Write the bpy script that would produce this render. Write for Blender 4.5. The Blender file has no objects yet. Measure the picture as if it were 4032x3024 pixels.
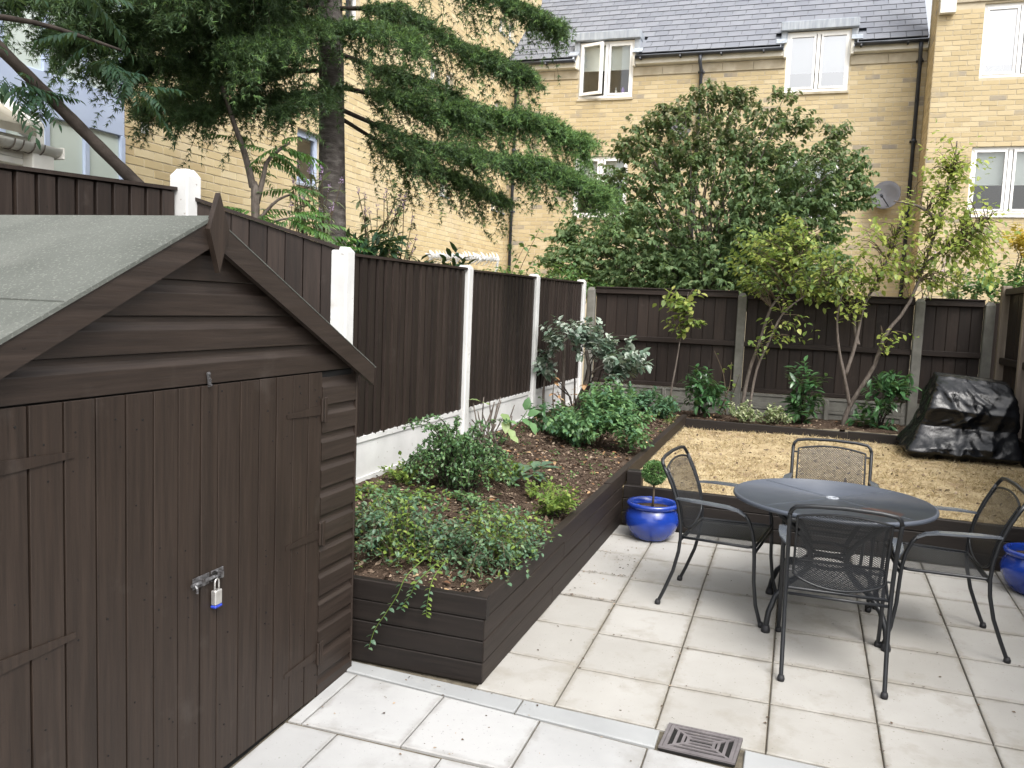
import bpy, math, random
import numpy as np
from mathutils import Vector, Matrix

random.seed(7)
RNG = np.random.default_rng(7)
SC = bpy.context.scene
COL = SC.collection
R = math.radians

# ---------------------------------------------------------------- camera, sky, sun, exposure
cam_d = bpy.data.cameras.new("camera")
cam_d.sensor_fit = 'HORIZONTAL'
cam_d.sensor_width = 36.0
cam_d.lens = 29.295
cam_d.clip_start = 0.05
cam_d.clip_end = 500.0
cam = bpy.data.objects.new("camera", cam_d)
COL.objects.link(cam)
cam.matrix_world = Matrix(((0.94431, -0.06810, 0.32193, 0.0),
                           (0.32662, 0.07518, -0.94216, 0.0),
                           (0.03996, 0.99484, 0.09324, 1.875),
                           (0, 0, 0, 1)))
SC.camera = cam

SUN_DIR = Vector((0.40, -0.46, 0.80)).normalized()
world = bpy.data.worlds.new("World")
SC.world = world
world.use_nodes = True
wn = world.node_tree
wn.nodes.clear()
sky = wn.nodes.new('ShaderNodeTexSky')
sky.sky_type = 'NISHITA'
sky.sun_disc = False
sky.sun_elevation = math.asin(SUN_DIR.z)
sky.sun_rotation = math.atan2(SUN_DIR.x, SUN_DIR.y)
sky.altitude = 50
sky.dust_density = 6.0
hsv = wn.nodes.new('ShaderNodeHueSaturation')
hsv.inputs['Saturation'].default_value = 0.22
bgn = wn.nodes.new('ShaderNodeBackground')
bgn.inputs['Strength'].default_value = 0.15
won = wn.nodes.new('ShaderNodeOutputWorld')
wn.links.new(sky.outputs[0], hsv.inputs['Color'])
wn.links.new(hsv.outputs[0], bgn.inputs['Color'])
wn.links.new(bgn.outputs[0], won.inputs['Surface'])

sun_d = bpy.data.lights.new("sun", 'SUN')
sun_d.energy = 0.75
sun_d.angle = R(28)
sun_d.color = (1.0, 0.96, 0.90)
sun = bpy.data.objects.new("sun", sun_d)
COL.objects.link(sun)
sun.rotation_euler = SUN_DIR.to_track_quat('Z', 'Y').to_euler()
sun.location = (5, -3, 20)

SC.view_settings.view_transform = 'Standard'
SC.view_settings.look = 'None'
SC.view_settings.exposure = 1.28
SC.view_settings.gamma = 1.0
SC.view_settings.use_curve_mapping = False

# ---------------------------------------------------------------- materials
def ramp_node(nt, stops):
    r = nt.nodes.new('ShaderNodeValToRGB')
    e = r.color_ramp.elements
    while len(e) > 1:
        e.remove(e[-1])
    e[0].position, e[0].color = stops[0][0], (*stops[0][1], 1)
    for p, c in stops[1:]:
        k = e.new(p)
        k.color = (*c, 1)
    return r

def noise(nt, vec, scale, detail=4, rough=0.55):
    n = nt.nodes.new('ShaderNodeTexNoise')
    n.inputs['Scale'].default_value = scale
    n.inputs['Detail'].default_value = detail
    n.inputs['Roughness'].default_value = rough
    nt.links.new(vec, n.inputs['Vector'])
    return n.outputs['Fac']

def mathn(nt, op, a, b=None):
    m = nt.nodes.new('ShaderNodeMath')
    m.operation = op
    for i, v in enumerate((a, b)):
        if v is None:
            continue
        if isinstance(v, (int, float)):
            m.inputs[i].default_value = v
        else:
            nt.links.new(v, m.inputs[i])
    return m.outputs[0]

def mixc(nt, fac, a, b, mode='MIX'):
    m = nt.nodes.new('ShaderNodeMix')
    m.data_type = 'RGBA'
    m.blend_type = mode
    if isinstance(fac, (int, float)):
        m.inputs[0].default_value = fac
    else:
        nt.links.new(fac, m.inputs[0])
    for i, v in ((6, a), (7, b)):
        if isinstance(v, tuple):
            m.inputs[i].default_value = (*v, 1)
        else:
            nt.links.new(v, m.inputs[i])
    return m.outputs[2]

def M(name, stops, src='noise', scale=6.0, stretch=(1, 1, 1), rough=0.7, spec=0.4, bump=0.0, bscale=60.0, bstretch=None,
      metal=0.0, trans=0.0, speck=None, dirt=None, coat=0.0, vary=0.0, bdist=0.01, grain=None, edge=None):
    """stops: colour ramp; src: noise / island / object / both; speck=(scale,thr,colour,amount); dirt likewise, softer."""
    m = bpy.data.materials.new(name)
    m.use_nodes = True
    nt = m.node_tree
    nt.nodes.clear()
    out = nt.nodes.new('ShaderNodeOutputMaterial')
    b = nt.nodes.new('ShaderNodeBsdfPrincipled')
    geo = nt.nodes.new('ShaderNodeNewGeometry')
    oi = nt.nodes.new('ShaderNodeObjectInfo')
    mp = nt.nodes.new('ShaderNodeMapping')
    mp.inputs['Scale'].default_value = stretch
    nt.links.new(geo.outputs['Position'], mp.inputs['Vector'])
    vec = mp.outputs['Vector']
    rnd = mathn(nt, 'FRACT', mathn(nt, 'ADD', geo.outputs['Random Per Island'], oi.outputs['Random']))
    nz = noise(nt, vec, scale)
    if src == 'noise':
        fac = mathn(nt, 'ADD', nz, mathn(nt, 'MULTIPLY', mathn(nt, 'SUBTRACT', rnd, 0.5), vary)) if vary else nz
    else:
        fac = mathn(nt, 'ADD', mathn(nt, 'MULTIPLY', rnd, 0.85), mathn(nt, 'MULTIPLY', mathn(nt, 'SUBTRACT', nz, 0.4), 0.3))
    rp = ramp_node(nt, stops)
    nt.links.new(fac, rp.inputs[0])
    col = rp.outputs[0]
    if grain:
        mg = nt.nodes.new('ShaderNodeMapping'); mg.inputs['Scale'].default_value = grain[0]
        nt.links.new(geo.outputs['Position'], mg.inputs['Vector'])
        sh_ = nt.nodes.new('ShaderNodeVectorMath'); sh_.operation = 'ADD'
        cmb = nt.nodes.new('ShaderNodeCombineXYZ')
        for q_ in range(3): nt.links.new(mathn(nt, 'MULTIPLY', rnd, 37.0), cmb.inputs[q_])
        nt.links.new(mg.outputs[0], sh_.inputs[0]); nt.links.new(cmb.outputs[0], sh_.inputs[1])
        gn = noise(nt, sh_.outputs[0], 1.0, 6, .7)
        gr_ = nt.nodes.new('ShaderNodeMapRange'); gr_.inputs['From Min'].default_value = .35; gr_.inputs['From Max'].default_value = .65
        gr_.inputs['To Min'].default_value = 1 - grain[1]; gr_.inputs['To Max'].default_value = 1 + grain[1]
        nt.links.new(gn, gr_.inputs['Value'])
        hv = nt.nodes.new('ShaderNodeHueSaturation')
        nt.links.new(col, hv.inputs['Color']); nt.links.new(gr_.outputs[0], hv.inputs['Value'])
        col = hv.outputs[0]
    if edge:
        tc = nt.nodes.new('ShaderNodeTexCoord'); sx = nt.nodes.new('ShaderNodeSeparateXYZ')
        nt.links.new(tc.outputs['Generated'], sx.inputs[0])
        dd = [mathn(nt, 'MINIMUM', sx.outputs[q_], mathn(nt, 'SUBTRACT', 1.0, sx.outputs[q_])) for q_ in (0, 1)]
        de = mathn(nt, 'ADD', mathn(nt, 'MINIMUM', dd[0], dd[1]), mathn(nt, 'MULTIPLY', mathn(nt, 'SUBTRACT', noise(nt, geo.outputs['Position'], 9, 5, .65), .5), .22))
        me_ = nt.nodes.new('ShaderNodeMapRange'); me_.inputs['From Min'].default_value = .0; me_.inputs['From Max'].default_value = .065
        me_.inputs['To Min'].default_value = edge[1]; me_.inputs['To Max'].default_value = 0
        nt.links.new(de, me_.inputs['Value'])
        col = mixc(nt, me_.outputs[0], col, edge[0])
    for lay, hard in ((dirt, 0.12), (speck, 0.015)):
        if lay:
            s, thr, c, amt = lay
            n2 = noise(nt, geo.outputs['Position'], s, 5, 0.6)
            mr = nt.nodes.new('ShaderNodeMapRange')
            mr.inputs['From Min'].default_value = thr
            mr.inputs['From Max'].default_value = thr + hard
            mr.inputs['To Max'].default_value = amt
            nt.links.new(n2, mr.inputs['Value'])
            col = mixc(nt, mr.outputs[0], col, c)
    nt.links.new(col, b.inputs['Base Color'])
    b.inputs['Roughness'].default_value = rough
    b.inputs['Metallic'].default_value = metal
    b.inputs['Specular IOR Level'].default_value = spec
    if coat:
        b.inputs['Coat Weight'].default_value = coat
        b.inputs['Coat Roughness'].default_value = 0.08
    if bump:
        mp2 = nt.nodes.new('ShaderNodeMapping')
        mp2.inputs['Scale'].default_value = bstretch or stretch
        nt.links.new(geo.outputs['Position'], mp2.inputs['Vector'])
        bn = noise(nt, mp2.outputs['Vector'], bscale, 5, 0.65)
        bp = nt.nodes.new('ShaderNodeBump')
        bp.inputs['Strength'].default_value = bump
        bp.inputs['Distance'].default_value = bdist
        nt.links.new(bn, bp.inputs['Height'])
        nt.links.new(bp.outputs[0], b.inputs['Normal'])
    if trans:
        tr = nt.nodes.new('ShaderNodeBsdfTranslucent')
        nt.links.new(mixc(nt, 0.22, col, (0.45, 0.60, 0.10), 'MIX'), tr.inputs['Color'])
        mx = nt.nodes.new('ShaderNodeMixShader')
        mx.inputs[0].default_value = trans
        nt.links.new(b.outputs[0], mx.inputs[1])
        nt.links.new(tr.outputs[0], mx.inputs[2])
        nt.links.new(mx.outputs[0], out.inputs['Surface'])
    else:
        nt.links.new(b.outputs[0], out.inputs['Surface'])
    return m

def glass_mat(name, tint, refl):
    m = bpy.data.materials.new(name)
    m.use_nodes = True
    nt = m.node_tree
    nt.nodes.clear()
    out = nt.nodes.new('ShaderNodeOutputMaterial')
    t = nt.nodes.new('ShaderNodeBsdfTransparent')
    t.inputs[0].default_value = (*tint, 1)
    g = nt.nodes.new('ShaderNodeBsdfGlossy')
    g.inputs['Roughness'].default_value = 0.03
    lw = nt.nodes.new('ShaderNodeLayerWeight')
    lw.inputs[0].default_value = 0.35
    f = mathn(nt, 'ADD', mathn(nt, 'MULTIPLY', lw.outputs['Fresnel'], 0.7), refl)
    mx = nt.nodes.new('ShaderNodeMixShader')
    nt.links.new(f, mx.inputs[0])
    nt.links.new(t.outputs[0], mx.inputs[1])
    nt.links.new(g.outputs[0], mx.inputs[2])
    nt.links.new(mx.outputs[0], out.inputs['Surface'])
    return m

BR = [(0.25, (.0130, .0078, .0056)), (0.5, (.0185, .0116, .0085)), (0.75, (.0255, .0168, .0128))]
def wood(name, stretch, stops=BR, rough=0.62, scuff=0.55, vary=.35):
    return M(name, stops, scale=3.0, stretch=stretch, rough=rough, spec=0.35, bump=0.35, bscale=9.0, bdist=.004, vary=vary,
             dirt=(6.0, 0.63, (.052, .042, .036), scuff), speck=(30.0, 0.70, (.006, .004, .003), .85), grain=(tuple(60 if s > 2 else 2.2 for s in stretch), .28))
MT = {}
MT['wood_v'] = wood('brown stained wood upright', (9, 9, .7), vary=.6)
MT['wood_y'] = wood('brown stained wood along', (9, .7, 9))
MT['wood_x'] = wood('brown stained wood across', (.7, 9, 9))
MT['shed_v'] = wood('brown shed door wood', (8, 8, .6), [(0.2, (.0200, .0130, .0092)), (0.5, (.0240, .0160, .0117)), (0.8, (.0290, .0200, .0150))], .55, .45, .12)
MT['shed_y'] = wood('brown shed cladding wood', (8, .6, 8), [(0.2, (.0220, .0152, .0116)), (0.5, (.0265, .0188, .0148)), (0.8, (.034, .0252, .0208))], .50, .45, .15)
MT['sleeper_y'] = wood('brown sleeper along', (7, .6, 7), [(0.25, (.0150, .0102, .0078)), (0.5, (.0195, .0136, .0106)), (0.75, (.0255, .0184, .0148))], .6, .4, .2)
MT['sleeper_x_shaded'] = wood('shaded brown sleeper across', (.6, 7, 7), [(0.25, (.0085, .0060, .0048)), (0.5, (.0110, .0078, .0063)), (0.75, (.0150, .0110, .0090))], .6, .3, .2)  # darker than the lengthwise sleepers: shade on the front put into the colour
MT['white_conc'] = M('white painted concrete', [(.3, (.50, .50, .49)), (.7, (.62, .62, .61))], scale=4, rough=.75, bump=.25, bscale=60, bdist=.004, dirt=(5, .62, (.36, .32, .25), .6), speck=(26, .68, (.20, .16, .13), .7))
MT['grey_conc'] = M('grey concrete', [(.3, (.115, .112, .098)), (.7, (.19, .185, .165))], scale=7, rough=.9, bump=.5, bscale=70, bdist=.004, dirt=(6, .6, (.12, .13, .09), .5))
MT['grey_wood'] = M('bleached grey wood', [(.3, (.16, .13, .10)), (.7, (.28, .23, .19))], scale=3, stretch=(8, 8, .6), rough=.8, bump=.4, bscale=9, bdist=.004, vary=.3)
MT['slab'] = M('cream paving slab', [(.3, (.300, .290, .268)), (.7, (.362, .352, .330))], scale=2.2, rough=.85, spec=.25, bump=.3, bscale=110, bdist=.003, vary=.35, dirt=(3.4, .56, (.245, .228, .194), .6), speck=(70, .66, (.17, .155, .13), .65), edge=((.20, .182, .15), .6))
MT['slab_cool'] = M('pale grey paving slab', [(.3, (.305, .307, .305)), (.7, (.372, .374, .372))], scale=2.2, rough=.85, spec=.25, bump=.3, bscale=110, bdist=.003, vary=.3, dirt=(3.1, .56, (.25, .245, .232), .6), speck=(70, .66, (.18, .175, .165), .65), edge=((.21, .20, .185), .5))
MT['strip'] = M('blue grey channel block', [(.3, (.270, .278, .280)), (.7, (.325, .333, .334))], scale=3, rough=.85, spec=.25, bump=.3, bscale=110, bdist=.003, vary=.3, dirt=(4, .6, (.38, .38, .35), .5), speck=(75, .7, (.3, .3, .28), .5))
MT['joint'] = M('dirt in paving joints', [(.3, (.07, .06, .045)), (.7, (.15, .13, .095))], scale=18, rough=.95, bump=.5, bscale=120)
MT['soil'] = M('dry brown soil', [(.25, (.034, .022, .016)), (.5, (.068, .047, .034)), (.72, (.115, .085, .063)), (.85, (.18, .14, .105))], scale=9, rough=1, spec=.1, bump=1.0, bscale=60, bdist=.02, speck=(60, .66, (.30, .23, .17), .8))
MT['clod'] = M('soil crumbs and bark', [(0, (.04, .026, .02)), (.4, (.105, .075, .055)), (.7, (.21, .155, .115)), (.88, (.36, .285, .21)), (1, (.52, .45, .36))], src='island', rough=1, spec=.1)
MT['litter'] = M('dead leaves', [(0, (.10, .05, .03)), (.4, (.22, .12, .06)), (.7, (.36, .23, .12)), (1, (.55, .45, .28))], src='island', rough=.8, spec=.2)
MT['ground'] = M('dull earth', [(.3, (.10, .085, .06)), (.7, (.16, .14, .10))], scale=.6, rough=1)
MT['lawn'] = M('dry lawn thatch', [(.25, (.23, .17, .098)), (.5, (.36, .285, .17)), (.75, (.46, .38, .24))], scale=5, rough=1, spec=.1, bump=.8, bscale=70, bdist=.01, dirt=(1.7, .56, (.20, .14, .09), .7), speck=(22, .68, (.13, .085, .05), .7))
MT['straw'] = M('straw grass blades', [(0, (.20, .145, .08)), (.3, (.37, .285, .155)), (.65, (.50, .405, .24)), (.93, (.60, .515, .36)), (1, (.24, .26, .09))], src='island', rough=.8, spec=.2, trans=.15)
MT['felt'] = M('green mineral felt', [(.3, (.078, .084, .075)), (.7, (.108, .115, .104))], scale=3, rough=.95, spec=.2, bump=.7, bscale=140, bdist=.003, dirt=(2.4, .53, (.125, .13, .118), .6), speck=(110, .58, (.16, .165, .15), .7))
MT['steel_dark'] = M('dark grey powder coat', [(.3, (.0085, .0098, .0120)), (.7, (.0125, .014, .0165))], scale=20, rough=.42, spec=.5)
MT['table_top'] = M('grey blue table top', [(.3, (.056, .065, .084)), (.7, (.072, .083, .104))], scale=7, rough=.38, spec=.5, bump=.12, bscale=260, bdist=.002)
MT['arm'] = M('sky-paled armrest steel', [(.3, (.07, .08, .095)), (.7, (.10, .11, .125))], scale=9, rough=.25, spec=.8)  # paler than the chair frame: sky reflection put into the base colour
MT['mesh'] = M('dark mesh steel', [(.3, (.013, .0145, .017)), (.7, (.020, .022, .026))], scale=20, rough=.45, spec=.5)
MT['foot'] = M('black rubber foot', [(.3, (.012, .012, .014)), (.7, (.02, .02, .022))], rough=.6)
MT['grommet'] = M('pale plastic ring', [(.3, (.20, .22, .25)), (.7, (.28, .3, .33))], rough=.35)
MT['galv'] = M('galvanised steel', [(.3, (.60, .61, .62)), (.7, (.78, .79, .80))], scale=25, rough=.4, metal=.3)
MT['dull_zinc'] = M('dull zinc', [(.35, (.06, .055, .055)), (.6, (.16, .16, .165)), (.7, (.36, .36, .37))], scale=45, rough=.4, metal=.5)
MT['lock_blue'] = M('blue plastic bumper', [(.3, (.02, .04, .32)), (.7, (.03, .06, .42))], rough=.4)
MT['steel'] = M('brushed steel', [(.3, (.45, .44, .42)), (.7, (.62, .61, .59))], scale=40, rough=.3, metal=.7)
MT['iron'] = M('cast plastic grate', [(.3, (.105, .095, .098)), (.7, (.17, .155, .158))], scale=12, rough=.55, dirt=(9, .58, (.24, .22, .2), .5))
MT['black'] = M('dark hollow', [(.3, (.006, .006, .006)), (.7, (.012, .011, .01))], rough=1)  # flat black stands for the dark inside hollows; small fittings share it
MT['pot'] = M('blue glazed ceramic', [(.25, (.007, .026, .19)), (.6, (.010, .042, .29)), (.8, (.022, .07, .37))], scale=7, stretch=(1, 1, 2.2), rough=.22, spec=.55, coat=.5, dirt=(5, .58, (.05, .07, .17), .55))
MT['bark_grey'] = M('grey brown bark', [(.3, (.075, .06, .05)), (.7, (.17, .145, .125))], scale=12, stretch=(4, 4, 1), rough=.95, bump=.7, bscale=22, bdist=.012)
MT['bark_con'] = M('conifer bark', [(.3, (.05, .042, .038)), (.55, (.115, .102, .094)), (.8, (.24, .22, .205))], scale=7, stretch=(1.2, 1.2, 3.2), rough=.95, bump=.8, bscale=20, bdist=.015, speck=(14, .67, (.03, .022, .018), .8))
MT['bark_dark'] = M('dark bark', [(.3, (.020, .015, .012)), (.7, (.052, .041, .034))], scale=12, rough=.95, bump=.6, bscale=30, bdist=.01)
MT['twig'] = M('thin twigs', [(.3, (.06, .045, .03)), (.7, (.12, .09, .06))], scale=12, rough=.9)

def leafmat(name, stops, rough=.5, trans=.3, spec=.4):
    return M(name, stops, src='island', rough=rough, spec=spec, trans=trans, scale=30)
MT['lf_con'] = leafmat('conifer needles', [(0, (.075, .05, .025)), (.05, (.024, .052, .024)), (.5, (.048, .094, .036)), (.85, (.082, .142, .048)), (1, (.14, .21, .06))], .6, .2)
MT['lf_con_tip'] = leafmat('fresh and lit conifer needles', [(0, (.075, .155, .060)), (.6, (.145, .265, .085)), (1, (.28, .40, .12))], .55, .3)  # bright tips, also the lit right side of the conifer in colour
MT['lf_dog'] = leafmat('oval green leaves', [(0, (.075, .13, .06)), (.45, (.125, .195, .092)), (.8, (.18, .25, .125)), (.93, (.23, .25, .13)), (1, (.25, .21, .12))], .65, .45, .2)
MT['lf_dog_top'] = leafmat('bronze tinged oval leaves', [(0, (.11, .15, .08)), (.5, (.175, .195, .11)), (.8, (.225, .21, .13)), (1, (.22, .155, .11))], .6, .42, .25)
MT['lf_ame'] = leafmat('yellowing green leaves', [(0, (.085, .145, .04)), (.35, (.16, .23, .055)), (.7, (.28, .335, .085)), (.94, (.42, .43, .13)), (1, (.36, .15, .07))], .45, .4)
MT['lf_ame2'] = leafmat('lime yellow leaves', [(0, (.14, .21, .05)), (.4, (.26, .33, .075)), (.8, (.42, .46, .11)), (.96, (.52, .47, .12)), (1, (.42, .18, .07))], .45, .45)
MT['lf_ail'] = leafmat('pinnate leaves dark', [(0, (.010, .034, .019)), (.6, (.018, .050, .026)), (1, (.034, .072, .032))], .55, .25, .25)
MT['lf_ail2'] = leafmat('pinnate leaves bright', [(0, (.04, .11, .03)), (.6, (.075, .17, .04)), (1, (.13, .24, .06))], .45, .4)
MT['lf_bud'] = leafmat('grey green narrow leaves', [(0, (.13, .17, .09)), (.5, (.22, .26, .15)), (.85, (.32, .34, .20)), (.95, (.50, .36, .08)), (1, (.32, .14, .07))], .6, .35)
MT['purple'] = leafmat('lilac flowers', [(0, (.42, .28, .50)), (1, (.62, .46, .70))], .7, .3)
MT['lf_ela'] = leafmat('silver backed leaves', [(0, (.055, .10, .065)), (.4, (.12, .18, .13)), (.65, (.27, .33, .27)), (1, (.50, .54, .47))], .35, .15, .6)
MT['lf_peo'] = leafmat('fresh green leaves', [(0, (.075, .165, .07)), (.5, (.125, .25, .10)), (.85, (.20, .33, .14)), (1, (.30, .39, .16))], .45, .35)
MT['lf_peo_dk'] = leafmat('blue green leaves', [(0, (.045, .115, .065)), (.6, (.085, .175, .095)), (1, (.14, .24, .125))], .45, .3)
MT['lf_lau'] = leafmat('glossy laurel leaves', [(0, (.030, .080, .034)), (.6, (.055, .135, .050)), (1, (.10, .20, .08))], .28, .2, .6)
MT['lf_var'] = leafmat('cream variegated leaves', [(0, (.10, .17, .06)), (.4, (.24, .29, .14)), (.75, (.46, .48, .30)), (1, (.58, .58, .42))], .5, .3)
MT['lf_cot'] = leafmat('tiny cotoneaster leaves', [(0, (.045, .105, .045)), (.5, (.085, .17, .068)), (.9, (.15, .245, .09)), (1, (.28, .35, .11))], .42, .25, .5)
MT['lf_creep'] = leafmat('tiny grey green leaves', [(0, (.045, .10, .058)), (.5, (.088, .165, .095)), (.88, (.16, .24, .125)), (1, (.26, .34, .12))], .42, .25, .5)
MT['lf_lime'] = leafmat('small lime leaves', [(0, (.09, .16, .035)), (.6, (.17, .25, .05)), (1, (.30, .36, .09))], .45, .35)
MT['lf_host'] = leafmat('broad blue green leaves', [(0, (.06, .12, .08)), (.6, (.09, .16, .10)), (1, (.14, .21, .12))], .4, .25)
MT['lf_big'] = leafmat('broad light green leaves', [(0, (.22, .32, .13)), (.6, (.32, .42, .19)), (1, (.45, .50, .25))], .45, .4)
MT['lf_box'] = leafmat('clipped box leaves', [(0, (.06, .14, .045)), (.6, (.11, .22, .07)), (1, (.22, .33, .13))], .4, .3)
MT['lf_gold'] = leafmat('golden leaves', [(0, (.36, .26, .03)), (1, (.60, .44, .08))], .5, .45)
MT['lf_weed'] = leafmat('hedge leaves', [(0, (.045, .11, .035)), (.6, (.09, .18, .055)), (1, (.18, .28, .09))], .45, .35)

YB = [(0, (.26, .235, .20)), (.06, (.34, .29, .21)), (.12, (.42, .34, .205)), (.5, (.455, .37, .222)), (.8, (.49, .405, .255)), (1, (.54, .465, .32))]
MT['brick'] = M('yellow stock brick', YB, src='both', rough=.9, spec=.2, bump=.4, bscale=70, bdist=.004, dirt=(9, .66, (.20, .17, .15), .45))
MT['brick_l'] = M('golden brick', [(0, (.48, .375, .215)), (.3, (.53, .43, .25)), (.7, (.57, .47, .285)), (1, (.62, .53, .345))], src='both', rough=.9, spec=.2, bump=.3, bscale=70, bdist=.003, dirt=(.9, .55, (.58, .49, .355), .55))
MT['mortar'] = M('buff mortar', [(.3, (.45, .39, .275)), (.7, (.51, .45, .335))], scale=8, rough=.95, bump=.3)
MT['mortar_l'] = M('golden mortar', [(.3, (.56, .485, .345)), (.7, (.62, .55, .41))], scale=8, rough=.95, bump=.3)
MT['stone'] = M('weathered cream stone', [(.3, (.34, .30, .22)), (.7, (.46, .41, .32))], scale=3, rough=.9, dirt=(2.2, .5, (.27, .23, .16), .6))
MT['slate'] = M('grey slate', [(0, (.150, .160, .185)), (.5, (.172, .182, .207)), (1, (.195, .205, .230))], src='both', rough=.55, spec=.4, bump=.3, bscale=40, bdist=.004, speck=(11, .72, (.05, .05, .05), .8))
MT['lead'] = M('weathered lead', [(.3, (.22, .25, .29)), (.6, (.33, .36, .40)), (.8, (.48, .51, .53))], scale=3, stretch=(6, 6, .8), rough=.5, spec=.5)
MT['upvc'] = M('white window plastic', [(.3, (.80, .80, .79)), (.7, (.86, .86, .85))], scale=3, rough=.35)
MT['blind'] = M('pale roller blind', [(.3, (.62, .66, .63)), (.7, (.70, .73, .70))], scale=2, rough=.9)
MT['blind_w'] = M('white roller blind', [(.3, (.85, .86, .87)), (.7, (.90, .90, .90))], scale=2, rough=.9)
MT['room'] = M('grey room wall', [(.3, (.24, .225, .20)), (.7, (.31, .29, .265))], scale=1, rough=.95)
MT['room_dk'] = M('dim room', [(.3, (.055, .06, .065)), (.7, (.09, .095, .10))], scale=1, rough=.95)  # room wall darkened in its colour to look unlit
MT['gutter'] = M('black gutter plastic', [(.3, (.022, .026, .034)), (.7, (.04, .045, .055))], scale=6, rough=.4)
MT['fascia'] = M('cream fascia board', [(.3, (.58, .56, .49)), (.7, (.70, .68, .62))], scale=3, rough=.6, dirt=(4, .6, (.4, .36, .27), .5))
MT['blue_frame'] = M('pale blue steel frame', [(.3, (.40, .47, .63)), (.7, (.48, .56, .72))], scale=3, rough=.45)
MT['green_panel'] = M('pale green glass panel', [(.3, (.50, .57, .53)), (.7, (.56, .625, .585))], scale=.8, rough=.18, spec=.6)
MT['eaves'] = M('old white eaves paint', [(.3, (.58, .57, .52)), (.7, (.74, .73, .68))], scale=4, rough=.6, dirt=(5, .56, (.30, .22, .15), .7))
MT['rooftile'] = M('mossy old roof edge', [(.3, (.28, .255, .20)), (.7, (.42, .39, .32))], scale=5, rough=.95, dirt=(6, .55, (.24, .16, .09), .6))
MT['bin_bag'] = M('shiny black plastic sheet', [(.3, (.004, .0045, .006)), (.7, (.008, .009, .011))], scale=4, rough=.24, spec=.5, bump=.35, bscale=30, bdist=.012)
MT['dish'] = M('grey satellite dish', [(.3, (.105, .105, .118)), (.7, (.14, .14, .152))], scale=4, rough=.5)
MT['lilac'] = M('lilac plastic', [(.3, (.36, .22, .60)), (.7, (.44, .28, .70))], rough=.4)
MT['white_pl'] = M('white plastic', [(.3, (.75, .75, .74)), (.7, (.82, .82, .81))], rough=.4)
MT['fan'] = M('pale fan plastic', [(.3, (.52, .60, .62)), (.7, (.62, .69, .71))], rough=.4)
MT['rust'] = M('rusty stain', [(.3, (.15, .07, .05)), (.7, (.24, .11, .08))], scale=18, rough=.6)
MT['glass'] = glass_mat('window glass', (.92, .95, .95), .10)
MT['glass_hi'] = glass_mat('reflective window glass', (.92, .95, .97), .48)

# rust worn patch on the table top (a stain with its own outline)
def rust_patch(mat, cx, cy):
    nt = mat.node_tree
    b = [n for n in nt.nodes if n.type == 'BSDF_PRINCIPLED'][0]
    geo = [n for n in nt.nodes if n.type == 'NEW_GEOMETRY'][0]
    src = b.inputs['Base Color'].links[0].from_socket
    sub = nt.nodes.new('ShaderNodeVectorMath'); sub.operation = 'SUBTRACT'
    nt.links.new(geo.outputs['Position'], sub.inputs[0]); sub.inputs[1].default_value = (cx, cy, 0)
    mul = nt.nodes.new('ShaderNodeVectorMath'); mul.operation = 'MULTIPLY'
    nt.links.new(sub.outputs[0], mul.inputs[0]); mul.inputs[1].default_value = (1 / .125, 1 / .085, 0)
    ln = nt.nodes.new('ShaderNodeVectorMath'); ln.operation = 'LENGTH'
    nt.links.new(mul.outputs[0], ln.inputs[0])
    d = mathn(nt, 'ADD', ln.outputs['Value'], mathn(nt, 'MULTIPLY', mathn(nt, 'SUBTRACT', noise(nt, geo.outputs['Position'], 11, 4), .5), 1.1))
    mr = nt.nodes.new('ShaderNodeMapRange')
    mr.inputs['From Min'].default_value = .95; mr.inputs['From Max'].default_value = 1.05
    mr.inputs['To Min'].default_value = .85; mr.inputs['To Max'].default_value = 0
    nt.links.new(d, mr.inputs['Value'])
    nt.links.new(mixc(nt, mr.outputs[0], src, (.13, .062, .050)), b.inputs['Base Color'])

# ---------------------------------------------------------------- mesh helpers
ORG = {}

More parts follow.
